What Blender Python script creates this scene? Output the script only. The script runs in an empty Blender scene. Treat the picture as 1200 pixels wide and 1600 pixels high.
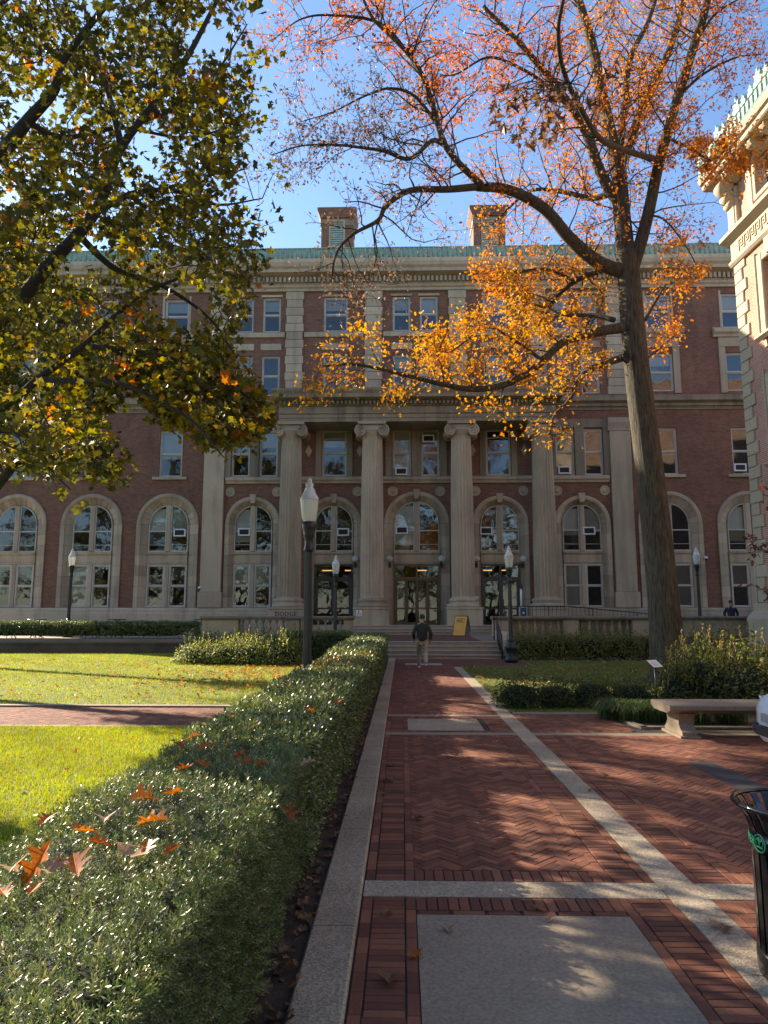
import bpy, bmesh, math, random
import numpy as np
from mathutils import Vector, Matrix
random.seed(7); rng = np.random.default_rng(7)
S = bpy.context.scene
COL = S.collection
R = math.radians

# ------------------------------------------------------------------ camera
FPX = 1109.0; CAMH = 1.85
PITCH = math.atan(156/FPX); YAW = math.atan(28/FPX)
cd = bpy.data.cameras.new('camera'); cam = bpy.data.objects.new('camera', cd); COL.objects.link(cam)
cam.location = (0, 0, CAMH); cam.rotation_euler = (R(90)+PITCH, 0, YAW)
cd.sensor_fit = 'VERTICAL'; cd.sensor_height = 36; cd.lens = 36*FPX/1600
cd.clip_start = .05; cd.clip_end = 3000
S.camera = cam
S.render.resolution_x = 768; S.render.resolution_y = 1024
# ------------------------------------------------------------------ sky and sun
SUN = Vector((-1.28, 1.0, .83)).normalized()
EL = math.asin(SUN.z); AZ = math.atan2(SUN.x, SUN.y)
wd = bpy.data.worlds.new('World'); S.world = wd; wd.use_nodes = True
nt = wd.node_tree; nt.nodes.clear()
sky = nt.nodes.new('ShaderNodeTexSky'); sky.sky_type = 'NISHITA'; sky.sun_disc = False
sky.sun_elevation = EL; sky.sun_rotation = AZ; sky.air_density = 1.0; sky.dust_density = .3; sky.ozone_density = 3.5
tc = nt.nodes.new('ShaderNodeTexCoord')
mp = nt.nodes.new('ShaderNodeMapping'); mp.inputs['Scale'].default_value = (1.3, 1.3, 3.2)
nz = nt.nodes.new('ShaderNodeTexNoise'); nz.inputs['Scale'].default_value = 2.2; nz.inputs['Detail'].default_value = 7; nz.inputs['Roughness'].default_value = .58
cr = nt.nodes.new('ShaderNodeValToRGB'); cr.color_ramp.elements[0].position = .60; cr.color_ramp.elements[1].position = .82
mu = nt.nodes.new('ShaderNodeMath'); mu.operation = 'MULTIPLY'; mu.inputs[1].default_value = .75
mx = nt.nodes.new('ShaderNodeMix'); mx.data_type = 'RGBA'; mx.inputs[7].default_value = (8.5, 8.8, 9.3, 1)
bg = nt.nodes.new('ShaderNodeBackground'); bg.inputs[1].default_value = .10
ow = nt.nodes.new('ShaderNodeOutputWorld')
L = nt.links.new
L(tc.outputs['Generated'], mp.inputs[0]); L(mp.outputs[0], nz.inputs['Vector']); L(nz.outputs[0], cr.inputs[0])
L(cr.outputs[0], mu.inputs[0]); L(mu.outputs[0], mx.inputs[0]); L(sky.outputs[0], mx.inputs[6])
L(mx.outputs[2], bg.inputs[0]); L(bg.outputs[0], ow.inputs[0])
sl = bpy.data.lights.new('sun', 'SUN'); sl.energy = 5.0; sl.angle = R(.53); sl.color = (1, .86, .66)
so = bpy.data.objects.new('sun', sl); COL.objects.link(so)
so.rotation_euler = SUN.to_track_quat('Z', 'Y').to_euler(); so.location = (-30, 30, 40)
S.view_settings.view_transform = 'Standard'; S.view_settings.look = 'None'
S.view_settings.exposure = 1.58; S.view_settings.gamma = 1; S.view_settings.use_curve_mapping = False

# ------------------------------------------------------------------ pixel helpers (photo pixels 1200x1600 -> world)
_f = np.array([-math.sin(YAW)*math.cos(PITCH), math.cos(YAW)*math.cos(PITCH), math.sin(PITCH)])
_r = np.array([math.cos(YAW), math.sin(YAW), 0]); _u = np.cross(_r, _f); _c = np.array([0, 0, CAMH])
def ray(px, py): return _f+_r*(px-600)/FPX-_u*(py-800)/FPX
def W(px, py, Y): v = ray(px, py); return Vector(_c+v*Y/v[1])
def G(px, py, z=0): v = ray(px, py); return Vector(_c+v*(z-CAMH)/v[2])
def PJ(p):
    d = np.array(p)-_c; k = d@_f
    return 600+FPX*(d@_r)/k, 800-FPX*(d@_u)/k

# ------------------------------------------------------------------ materials
MATS = {}
def newmat(name):
    m = bpy.data.materials.new(name); m.use_nodes = True; MATS[name] = m
    return m, m.node_tree, m.node_tree.nodes['Principled BSDF']
def noise(nt, scale, detail=4, rough=.55, vec=None, stretch=None):
    n = nt.nodes.new('ShaderNodeTexNoise'); n.inputs['Scale'].default_value = scale
    n.inputs['Detail'].default_value = detail; n.inputs['Roughness'].default_value = rough
    if vec is None:
        t = nt.nodes.new('ShaderNodeTexCoord'); vec = t.outputs['Object']
    if stretch:
        m = nt.nodes.new('ShaderNodeMapping'); m.inputs['Scale'].default_value = stretch
        nt.links.new(vec, m.inputs[0]); vec = m.outputs[0]
    nt.links.new(vec, n.inputs['Vector'])
    return n.outputs[0]
def ramp(nt, fac, a, b, ca=(0, 0, 0, 1), cb=(1, 1, 1, 1)):
    r = nt.nodes.new('ShaderNodeValToRGB'); e = r.color_ramp.elements
    e[0].position = a; e[1].position = b; e[0].color = ca; e[1].color = cb
    nt.links.new(fac, r.inputs[0]); return r.outputs[0]
def mixc(nt, fac, a, b, mode='MIX'):
    m = nt.nodes.new('ShaderNodeMix'); m.data_type = 'RGBA'; m.blend_type = mode
    for i, v in ((0, fac), (6, a), (7, b)):
        if isinstance(v, (int, float)): m.inputs[i].default_value = v
        elif isinstance(v, tuple): m.inputs[i].default_value = v if len(v) == 4 else v+(1,)
        else: nt.links.new(v, m.inputs[i])
    return m.outputs[2]
def bump(nt, b, h, dist=.01, strength=.6):
    n = nt.nodes.new('ShaderNodeBump'); n.inputs['Distance'].default_value = dist; n.inputs['Strength'].default_value = strength
    nt.links.new(h, n.inputs['Height']); nt.links.new(n.outputs[0], b.inputs['Normal'])
def simple(name, c1, c2=None, scale=5, rough=.7, metal=0, bmp=0, bscale=None, spec=None):
    m, nt, b = newmat(name)
    c2 = c2 or tuple(x*.75 for x in c1)
    n = noise(nt, scale, 6)
    L2 = nt.links.new
    L2(mixc(nt, ramp(nt, n, .35, .68), c1, c2), b.inputs['Base Color'])
    b.inputs['Roughness'].default_value = rough; b.inputs['Metallic'].default_value = metal
    if spec is not None: b.inputs['Specular IOR Level'].default_value = spec
    if bmp: bump(nt, b, noise(nt, bscale or scale*6, 5), bmp)
    return m
def stone(name, base, dark, rough=.8, streak=.5, blockvar=.18):
    m, nt, b = newmat(name)
    t = nt.nodes.new('ShaderNodeTexCoord')
    n1 = noise(nt, .45, 6, .6, t.outputs['Object'])
    n2 = noise(nt, 1.0, 5, .65, t.outputs['Object'], (1.6, 1.6, .16))
    n3 = noise(nt, 14, 6, .6, t.outputs['Object'])
    c = mixc(nt, ramp(nt, n1, .35, .7), base, tuple(.72*x+.28*y for x, y in zip(base, dark)))
    f = nt.nodes.new('ShaderNodeMath'); f.operation = 'MULTIPLY'; f.inputs[1].default_value = streak
    nt.links.new(ramp(nt, n2, .48, .75), f.inputs[0])
    c = mixc(nt, f.outputs[0], c, dark)
    c = mixc(nt, .35, c, ramp(nt, n3, .3, .7, (.55, .55, .55, 1), (1.1, 1.1, 1.1, 1)), 'MULTIPLY')
    oi = nt.nodes.new('ShaderNodeObjectInfo')
    c = mixc(nt, 1.0, c, ramp(nt, oi.outputs['Random'], 0, 1, (1-blockvar,)*3+(1,), (1+blockvar*.5,)*3+(1,)), 'MULTIPLY')
    nt.links.new(c, b.inputs['Base Color']); b.inputs['Roughness'].default_value = rough
    bump(nt, b, n3, .006, .5)
    return m
def brickmat(name, axis, c1, c2, mortar, bw=.21, bh=.072, msize=.009):
    m, nt, b = newmat(name)
    t = nt.nodes.new('ShaderNodeTexCoord'); s = nt.nodes.new('ShaderNodeSeparateXYZ'); c = nt.nodes.new('ShaderNodeCombineXYZ')
    nt.links.new(t.outputs['Object'], s.inputs[0]); nt.links.new(s.outputs[axis], c.inputs[0]); nt.links.new(s.outputs[2], c.inputs[1])
    def bt(off, w):
        k = nt.nodes.new('ShaderNodeTexBrick'); k.inputs['Scale'].default_value = 1; k.inputs['Brick Width'].default_value = w
        k.inputs['Row Height'].default_value = bh; k.inputs['Mortar Size'].default_value = msize; k.inputs['Mortar Smooth'].default_value = .2
        k.inputs['Color1'].default_value = c1+(1,); k.inputs['Color2'].default_value = c2+(1,); k.inputs['Mortar'].default_value = mortar+(1,)
        k.inputs['Bias'].default_value = -.25; k.offset = .5
        nt.links.new(c.outputs[0], k.inputs['Vector']); return k
    k = bt(.5, bw)
    # burnt headers, a regular bond
    k2 = bt(.5, bw*1.5)
    n = noise(nt, .7, 6, .6)
    col = mixc(nt, .35, k.outputs[0], k2.outputs[0])
    col = mixc(nt, 1.0, col, ramp(nt, n, .25, .75, (.8, .8, .8, 1), (1.18, 1.14, 1.1, 1)), 'MULTIPLY')
    n4 = noise(nt, .9, 5, .6, None, (1.5, 1.5, .2))
    col = mixc(nt, ramp(nt, n4, .55, .8, (0, 0, 0, 1), (.4, .4, .4, 1)), col, tuple(x*.5 for x in c2))
    nt.links.new(col, b.inputs['Base Color']); b.inputs['Roughness'].default_value = .85
    bump(nt, b, k.outputs['Fac'], -.006, .6)
    return m
def pavemat(name, c1, c2, c3):
    m, nt, b = newmat(name)
    g = nt.nodes.new('ShaderNodeNewGeometry'); oi = nt.nodes.new('ShaderNodeObjectInfo')
    a = nt.nodes.new('ShaderNodeMath'); a.operation = 'ADD'; fr = nt.nodes.new('ShaderNodeMath'); fr.operation = 'FRACT'
    nt.links.new(g.outputs['Random Per Island'], a.inputs[0]); nt.links.new(oi.outputs['Random'], a.inputs[1]); nt.links.new(a.outputs[0], fr.inputs[0])
    r = nt.nodes.new('ShaderNodeValToRGB'); e = r.color_ramp.elements
    e[0].color = c1+(1,); e[1].color = c3+(1,); q = e.new(.55); q.color = c2+(1,)
    nt.links.new(fr.outputs[0], r.inputs[0])
    pos = g.outputs['Position']
    n = noise(nt, 1.1, 6, .6, pos); n2 = noise(nt, 60, 5, .6, pos)
    c = mixc(nt, 1, r.outputs[0], ramp(nt, n, .3, .72, (.68, .66, .66, 1), (1.12, 1.12, 1.12, 1)), 'MULTIPLY')
    c = mixc(nt, .5, c, ramp(nt, n2, .3, .7, (.6, .6, .6, 1), (1.2, 1.2, 1.2, 1)), 'MULTIPLY')
    n3 = noise(nt, 3.5, 6, .7, pos)
    c = mixc(nt, ramp(nt, n3, .6, .78, (0, 0, 0, 1), (.35, .35, .35, 1)), c, (.06, .045, .04))
    nt.links.new(c, b.inputs['Base Color']); b.inputs['Roughness'].default_value = .88
    bump(nt, b, n2, .002, .6)
    return m
def leafmat(name, trans=.45, rough=.5, attr=True, col=(.1, .2, .03), spec=.3):
    m, nt, b = newmat(name)
    if attr:
        a = nt.nodes.new('ShaderNodeAttribute'); a.attribute_name = 'col'; c = a.outputs['Color']
    else:
        rr = nt.nodes.new('ShaderNodeRGB'); rr.outputs[0].default_value = col+(1,); c = rr.outputs[0]
        n = noise(nt, 18, 5); c = mixc(nt, 1, c, ramp(nt, n, .3, .7, (.6, .55, .5, 1), (1.25, 1.2, 1.1, 1)), 'MULTIPLY')
    nt.links.new(c, b.inputs['Base Color']); b.inputs['Roughness'].default_value = rough; b.inputs['Specular IOR Level'].default_value = spec
    t = nt.nodes.new('ShaderNodeBsdfTranslucent')
    br = nt.nodes.new('ShaderNodeHueSaturation'); br.inputs['Saturation'].default_value = 1.12; br.inputs['Value'].default_value = 1.5
    nt.links.new(c, br.inputs['Color']); nt.links.new(br.outputs[0], t.inputs[0])
    ms = nt.nodes.new('ShaderNodeMixShader'); ms.inputs[0].default_value = trans
    o = nt.nodes['Material Output']
    nt.links.new(b.outputs[0], ms.inputs[1]); nt.links.new(t.outputs[0], ms.inputs[2]); nt.links.new(ms.outputs[0], o.inputs[0])
    return m
def glassmat(name, tint=(.75, .8, .8), refl=1.0, wob=.012):
    m, nt, b = newmat(name); nt.nodes.remove(b)
    tr = nt.nodes.new('ShaderNodeBsdfTransparent'); tr.inputs[0].default_value = tint+(1,)
    gl = nt.nodes.new('ShaderNodeBsdfGlossy'); gl.inputs['Roughness'].default_value = .02
    fr = nt.nodes.new('ShaderNodeFresnel'); fr.inputs[0].default_value = 1.55
    mm = nt.nodes.new('ShaderNodeMath'); mm.operation = 'MULTIPLY_ADD'; mm.inputs[1].default_value = 1.6; mm.inputs[2].default_value = .10*refl
    mm.use_clamp = True
    nt.links.new(fr.outputs[0], mm.inputs[0])
    n = noise(nt, .9, 2, .4)
    bp = nt.nodes.new('ShaderNodeBump'); bp.inputs['Distance'].default_value = wob; bp.inputs['Strength'].default_value = 1
    nt.links.new(n, bp.inputs['Height']); nt.links.new(bp.outputs[0], gl.inputs['Normal'])
    ms = nt.nodes.new('ShaderNodeMixShader')
    nt.links.new(mm.outputs[0], ms.inputs[0]); nt.links.new(tr.outputs[0], ms.inputs[1]); nt.links.new(gl.outputs[0], ms.inputs[2])
    nt.links.new(ms.outputs[0], nt.nodes['Material Output'].inputs[0])
    return m
def emis(name, col, st):
    m, nt, b = newmat(name); b.inputs['Base Color'].default_value = col+(1,)
    b.inputs['Emission Color'].default_value = col+(1,); b.inputs['Emission Strength'].default_value = st
    return m

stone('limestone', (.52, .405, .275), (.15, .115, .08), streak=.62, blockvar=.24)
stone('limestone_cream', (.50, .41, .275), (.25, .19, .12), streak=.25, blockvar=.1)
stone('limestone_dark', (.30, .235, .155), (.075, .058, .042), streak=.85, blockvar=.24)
stone('granite', (.42, .335, .245), (.17, .13, .095), streak=.4)
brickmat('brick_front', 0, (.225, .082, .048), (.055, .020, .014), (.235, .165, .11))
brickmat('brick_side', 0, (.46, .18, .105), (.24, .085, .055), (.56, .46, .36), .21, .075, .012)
pavemat('paver', (.13, .043, .024), (.21, .07, .036), (.29, .112, .055))
simple('mortar', (.065, .048, .036), (.03, .023, .018), 30, .95)

m, nt, b = newmat('concrete')
n1_ = noise(nt, .9, 7, .62); n2_ = noise(nt, 45, 6, .65); n3_ = noise(nt, 5, 6, .7)
c_ = mixc(nt, ramp(nt, n1_, .32, .7), (.345, .27, .185), (.23, .18, .125)); c_ = mixc(nt, .75, c_, ramp(nt, n2_, .3, .7, (.5, .5, .5, 1), (1.25, 1.25, 1.25, 1)), 'MULTIPLY')
c_ = mixc(nt, ramp(nt, n3_, .62, .8, (0, 0, 0, 1), (.45, .45, .45, 1)), c_, (.08, .065, .05)); nt.links.new(c_, b.inputs['Base Color']); b.inputs['Roughness'].default_value = .85; bump(nt, b, n2_, .004, .7)
m, nt, b = newmat('aggregate')
v = nt.nodes.new('ShaderNodeTexVoronoi'); v.inputs['Scale'].default_value = 85
t_ = nt.nodes.new('ShaderNodeTexCoord'); nt.links.new(t_.outputs['Object'], v.inputs['Vector'])
bw_ = nt.nodes.new('ShaderNodeRGBToBW'); nt.links.new(v.outputs['Color'], bw_.inputs[0])
c_ = mixc(nt, ramp(nt, bw_.outputs[0], .2, .8), (.26, .205, .14), (.46, .38, .27))
c_ = mixc(nt, 1, c_, ramp(nt, noise(nt, 1.3, 6), .3, .7, (.72, .7, .68, 1), (1.1, 1.1, 1.1, 1)), 'MULTIPLY')
nt.links.new(c_, b.inputs['Base Color']); b.inputs['Roughness'].default_value = .85; bump(nt, b, v.outputs['Distance'], .004, .7)
simple('copper', (.32, .44, .37), (.20, .31, .27), 3, .75, bmp=.004)
simple('copper_dark', (.10, .15, .125), (.06, .09, .08), 3, .7)
simple('window_paint', (.52, .47, .40), (.42, .38, .32), 2, .55)
simple('black_metal', (.012, .013, .013), (.02, .022, .021), 9, .38, spec=.5)
simple('gloss_black', (.008, .008, .008), (.014, .014, .014), 9, .16, spec=.6)
simple('door_black', (.012, .013, .018), (.02, .022, .03), 3, .3)
simple('bronze', (.17, .10, .04), (.10, .06, .025), 4, .45, metal=.2)
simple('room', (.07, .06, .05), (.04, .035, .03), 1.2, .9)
simple('blind', (.60, .57, .50), (.53, .49, .41), .8, .8)
simple('curtain', (.30, .26, .2), (.18, .15, .12), 2.5, .85)
simple('white_paint', (.72, .72, .70), (.66, .66, .64), 2, .4)
simple('grey_plastic', (.42, .41, .38), (.3, .3, .28), 3, .5)
simple('dark_grille', (.03, .03, .03), None, 5, .6)
simple('soil', (.075, .05, .034), (.035, .024, .017), 7, .95, bmp=.03, bscale=12)
simple('lawn_soil', (.11, .15, .02), (.07, .10, .015), 3, .95)
simple('bark', (.15, .125, .095), (.065, .055, .042), 3, .9, bmp=.03, bscale=9)
simple('bark_dark', (.055, .045, .038), (.03, .025, .02), 4, .9, bmp=.02, bscale=14)
simple('ground_far', (.10, .10, .06), (.07, .07, .045), .3, .95)
simple('brown_stone', (.13, .095, .065), (.07, .05, .036), 1.5, .9)
simple('roofing', (.16, .17, .16), None, 1, .9)
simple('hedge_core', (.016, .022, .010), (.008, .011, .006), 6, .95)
simple('orange_sign', (.75, .36, .03), (.68, .31, .02), 3, .5)
simple('ink', (.03, .025, .02), None, 5, .6)
simple('blue_panel', (.03, .06, .16), None, 5, .4)
simple('jacket', (.028, .026, .02), (.018, .017, .013), 9, .8)
simple('navy', (.022, .027, .04), (.014, .018, .028), 9, .8)
simple('khaki', (.44, .36, .25), (.36, .29, .19), 9, .85)
simple('skin', (.42, .24, .16), (.36, .2, .13), 9, .55)
simple('hair', (.02, .015, .011), None, 20, .6)
simple('rubber', (.015, .015, .015), None, 9, .8)
simple('car_white', (.78, .79, .79), (.76, .77, .77), 1, .18, spec=.6)
simple('chrome', (.6, .6, .6), None, 3, .15, metal=1)
simple('green_paint', (.08, .55, .22), (.07, .5, .2), 5, .5)
simple('asphalt_patch', (.055, .05, .048), (.035, .032, .03), 12, .8)
# bark with vertical furrows
for nm, ca, cb in (('bark_oak', (.14, .11, .072), (.035, .027, .018)),):
    m, nt, b = newmat(nm)
    n1 = noise(nt, 7, 8, .7, None, (3.2, 3.2, .42)); n2 = noise(nt, 1.3, 5, .6)
    c_ = mixc(nt, ramp(nt, n1, .38, .62), cb, ca); c_ = mixc(nt, ramp(nt, n2, .5, .75, (0, 0, 0, 1), (.5, .5, .5, 1)), c_, (.12, .125, .085))
    nt.links.new(c_, b.inputs['Base Color']); b.inputs['Roughness'].default_value = .92; bump(nt, b, n1, .09, 1.0)
glassmat('glass', refl=.35); glassmat('glass_doors', (.45, .40, .32), .05)
leafmat('leaf'); leafmat('needle', .24, .38, spec=.65); leafmat('grass', .35, .6)
leafmat('fallen', .3, .6)
m, nt, b = newmat('lamp_glass'); b.inputs['Base Color'].default_value = (.82, .82, .78, 1); b.inputs['Roughness'].default_value = .25
b.inputs['Subsurface Weight'].default_value = .0
t_ = nt.nodes.new('ShaderNodeBsdfTranslucent'); t_.inputs[0].default_value = (.9, .88, .8, 1)
ms = nt.nodes.new('ShaderNodeMixShader'); ms.inputs[0].default_value = .5
nt.links.new(b.outputs[0], ms.inputs[1]); nt.links.new(t_.outputs[0], ms.inputs[2]); nt.links.new(ms.outputs[0], nt.nodes['Material Output'].inputs[0])
emis('indoor_light', (1.0, .62, .28), .8)
def M(n): return MATS[n]

# ------------------------------------------------------------------ mesh helpers
def link(o, parent=None, keep=True):
    COL.objects.link(o)
    if parent is not None:
        o.parent = parent
        if keep:
            p = parent; loc = Vector((0, 0, 0))
            base = p.get('_b')
            if base is not None: o.matrix_parent_inverse = Matrix.Translation(-Vector(base))
    return o
def thing(name, loc, label, cat, group=None, local=False):
    """Empty at a thing's base. local=False: the children's meshes are in world coordinates."""
    o = bpy.data.objects.new(name, None); COL.objects.link(o); o.location = loc; o.empty_display_size = .2
    if not local: o['_b'] = tuple(loc)
    tag(o, label, cat, group); return o
def tag(o, label=None, cat=None, group=None, kind=None):
    if label: o['label'] = label
    if cat: o['category'] = cat
    if group: o['group'] = group
    if kind: o['kind'] = kind
    return o
class MB:
    def __init__(s): s.v = []; s.f = []; s.sm = []
    def add(s, vs, fs, smooth=False):
        n = len(s.v); s.v += [tuple(p) for p in vs]; s.f += [tuple(i+n for i in f) for f in fs]; s.sm += [smooth]*len(fs); return s
    def box(s, x0, x1, y0, y1, z0, z1):
        s.add([(x0, y0, z0), (x1, y0, z0), (x1, y1, z0), (x0, y1, z0), (x0, y0, z1), (x1, y0, z1), (x1, y1, z1), (x0, y1, z1)],
              [(0, 3, 2, 1), (4, 5, 6, 7), (0, 1, 5, 4), (1, 2, 6, 5), (2, 3, 7, 6), (3, 0, 4, 7)]); return s
    def cham(s, x0, x1, y0, y1, z0, z1, c=.03):
        """box whose front (-y) edges are chamfered"""
        s.add([(x0, y1, z0), (x1, y1, z0), (x1, y1, z1), (x0, y1, z1), (x0, y0+c, z0), (x1, y0+c, z0), (x1, y0+c, z1), (x0, y0+c, z1),
               (x0+c, y0, z0+c), (x1-c, y0, z0+c), (x1-c, y0, z1-c), (x0+c, y0, z1-c)],
              [(0, 3, 2, 1), (0, 1, 5, 4), (1, 2, 6, 5), (2, 3, 7, 6), (3, 0, 4, 7), (8, 9, 10, 11), (4, 5, 9, 8), (5, 6, 10, 9), (6, 7, 11, 10), (7, 4, 8, 11)]); return s
    def prism(s, pts, a, b, axis=1, smooth=False):
        """polygon pts (2D) extruded from a to b along the axis; axis 1: pts=(x,z), axis 0: pts=(y,z), axis 2: pts=(x,y)"""
        def mk(p, t): return (p[0], t, p[1]) if axis == 1 else ((t, p[0], p[1]) if axis == 0 else (p[0], p[1], t))
        n = len(pts); vs = [mk(p, a) for p in pts]+[mk(p, b) for p in pts]
        fs = [tuple(range(n)), tuple(range(2*n-1, n-1, -1))]
        k = len(s.v); s.add(vs, fs)
        s.f += [(k+i, k+n+i, k+n+(i+1) % n, k+(i+1) % n) for i in range(n)]; s.sm += [smooth]*n; return s
    def lathe(s, prof, c=(0, 0, 0), seg=16, smooth=True, a0=0, a1=2*math.pi):
        full = abs(a1-a0-2*math.pi) < 1e-6; k = seg if full else seg+1; vs = []
        for r, z in prof:
            for i in range(k):
                a = a0+(a1-a0)*i/seg; vs.append((c[0]+r*math.cos(a), c[1]+r*math.sin(a), c[2]+z))
        fs = []
        for j in range(len(prof)-1):
            for i in range(seg):
                i2 = (i+1) % k
                fs.append((j*k+i, j*k+i2, (j+1)*k+i2, (j+1)*k+i))
        s.add(vs, fs, smooth)
        n = len(s.v)-len(vs)
        if full:
            if prof[0][0] > 1e-4: s.f.append(tuple(n+i for i in range(k-1, -1, -1))); s.sm.append(False)
            if prof[-1][0] > 1e-4: s.f.append(tuple(n+(len(prof)-1)*k+i for i in range(k))); s.sm.append(False)
        return s
    def tube(s, pts, rad, seg=8, smooth=True, cap=True):
        pts = [Vector(p) for p in pts]; n = len(pts)
        if isinstance(rad, (int, float)): rad = [rad]*n
        vs = []; ref = None
        for i, p in enumerate(pts):
            t = (pts[min(i+1, n-1)]-pts[max(i-1, 0)]).normalized()
            if ref is None:
                ref = Vector((1, 0, 0)) if abs(t.x) < .9 else Vector((0, 1, 0))
            ref = (ref-t*ref.dot(t)).normalized(); b = t.cross(ref)
            for k in range(seg):
                a = 2*math.pi*k/seg; vs.append(p+(ref*math.cos(a)+b*math.sin(a))*rad[i])
        fs = [(i*seg+k, i*seg+(k+1) % seg, (i+1)*seg+(k+1) % seg, (i+1)*seg+k) for i in range(n-1) for k in range(seg)]
        if cap: fs += [tuple(range(seg-1, -1, -1)), tuple((n-1)*seg+k for k in range(seg))]
        s.add(vs, fs, smooth); return s
    def mesh(s, name, mat):
        me = bpy.data.meshes.new(name); me.from_pydata(s.v, [], s.f); me.update()
        me.polygons.foreach_set('use_smooth', s.sm)
        if mat: me.materials.append(M(mat) if isinstance(mat, str) else mat)
        return me
    def build(s, name, mat, parent=None, **kw):
        o = bpy.data.objects.new(name, s.mesh(name, mat)); link(o, parent)
        if kw: tag(o, **kw)
        return o
def B(x0, x1, y0, y1, z0, z1): return MB().box(x0, x1, y0, y1, z0, z1)
def struct(name, mb, mat, parent=None):
    o = mb.build(name, mat, parent)
    if parent is None: o['kind'] = 'structure'
    return o
def catmull(pts, n=6):
    """pts: list of tuples (any dim) -> smooth resample"""
    P = [np.array(p, float) for p in pts]; P = [2*P[0]-P[1]]+P+[2*P[-1]-P[-2]]; out = []
    for i in range(1, len(P)-2):
        for k in range(n):
            t = k/n; a, b, c, d = P[i-1:i+3]
            out.append(.5*((2*b)+(-a+c)*t+(2*a-5*b+4*c-d)*t*t+(-a+3*b-3*c+d)*t**3))
    out.append(P[-2]); return out
def bulk(name, V, F, mat, parent=None, cols=None, smooth=False):
    """V (n,3), F (m,k) arrays -> one mesh object, cols (n,3) point colours"""
    me = bpy.data.meshes.new(name); m, k = F.shape
    me.vertices.add(len(V)); me.vertices.foreach_set('co', np.ascontiguousarray(V, np.float32).ravel())
    me.loops.add(m*k); me.loops.foreach_set('vertex_index', np.ascontiguousarray(F, np.int32).ravel())
    me.polygons.add(m); me.polygons.foreach_set('loop_start', np.arange(0, m*k, k, dtype=np.int32))
    me.polygons.foreach_set('use_smooth', np.full(m, smooth))
    me.update(calc_edges=True)
    if cols is not None:
        a = me.color_attributes.new('col', 'FLOAT_COLOR', 'POINT')
        a.data.foreach_set('color', np.hstack([cols, np.ones((len(cols), 1))]).astype(np.float32).ravel())
    me.materials.append(M(mat))
    o = bpy.data.objects.new(name, me); return link(o, parent)
def stamp(tv, tf, pos, nrm, scale, cols, spin=None, jit=0):
    """copies of a template (z = leaf normal, +y = leaf tip) at pos, oriented to nrm with random spin"""
    N = len(pos); tv = np.asarray(tv, float); tf = np.asarray(tf, int)
    n = nrm+rng.normal(0, 1, (N, 3))*jit if jit else nrm
    n = n/np.linalg.norm(n, axis=1, keepdims=True).clip(1e-6)
    a = rng.normal(0, 1, (N, 3)) if spin is None else spin+rng.normal(0, .25, (N, 3))
    y = a-n*(a*n).sum(1, keepdims=True); y /= np.linalg.norm(y, axis=1, keepdims=True).clip(1e-6)
    x = np.cross(y, n); Rm = np.stack([x, y, n], 2)
    s = np.asarray(scale, float).reshape(-1, 1, 1) if np.ndim(scale) else scale
    V = np.einsum('nij,kj->nki', Rm, tv)*s+pos[:, None, :]
    F = tf[None]+(np.arange(N)*len(tv))[:, None, None]
    C = np.repeat(cols, len(tv), 0)
    return V.reshape(-1, 3), F.reshape(-1, tf.shape[1]), C
def palette(n, cols, w=None, var=.15):
    cols = np.array(cols); i = rng.choice(len(cols), n, p=None if w is None else np.array(w)/sum(w))
    return (cols[i]*(1+rng.normal(0, var, (n, 1)))*(1+rng.normal(0, var*.3, (n, 3)))).clip(.003, 1)
def merge(parts):
    V = []; F = []; C = []; n = 0
    for v, f, c in parts: V.append(v); F.append(f+n); C.append(c); n += len(v)
    return np.vstack(V), np.vstack(F), np.vstack(C)
# leaf templates --------------------------------------------------------------
def fan(outline, centre=(0, .45, 0), fold=.12):
    v = [centre]+[(x, y, fold*abs(x)*2) for x, y in outline]; n = len(outline)
    return np.array(v), np.array([(0, 1+i, 1+(i+1) % n) for i in range(n)])
MAPLE = fan([(0, 0), (.46, .12), (.32, .38), (.52, .66), (.18, .66), (0, 1), (-.18, .66), (-.52, .66), (-.32, .38), (-.46, .12)])
STAR = fan([(0, 0), (.36, .34), (.14, .46), (.30, .74), (0, 1), (-.30, .74), (-.14, .46), (-.36, .34)], fold=.22)
LANCE = (np.array([(0, 0, 0), (.2, .35, .05), (.17, .7, .05), (0, 1, -.05), (-.17, .7, .05), (-.2, .35, .05)]), np.array([(0, 1, 5), (1, 2, 4), (1, 4, 5), (2, 3, 4)]))
def oak_outline():
    h = [(.03, 0), (.05, .12), (.20, .17), (.10, .27), (.30, .36), (.42, .34), (.36, .43), (.13, .47), (.16, .53), (.40, .66), (.46, .64), (.36, .74), (.12, .72), (.16, .84), (.05, .9), (0, 1)]
    return h+[(-x*.92, y+.02) for x, y in h[-2::-1]]

exec_order = []
# ================================================================== GROUND
struct('ground', MB().add([(-300, -120, -.03), (300, -120, -.03), (300, 400, -.03), (-300, 400, -.03)], [(0, 1, 2, 3)]), 'ground_far')
def sheet(name, poly, z, mat, th=.02):
    return struct(name, MB().prism(poly[::-1], z, z-th, 2), mat)
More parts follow.
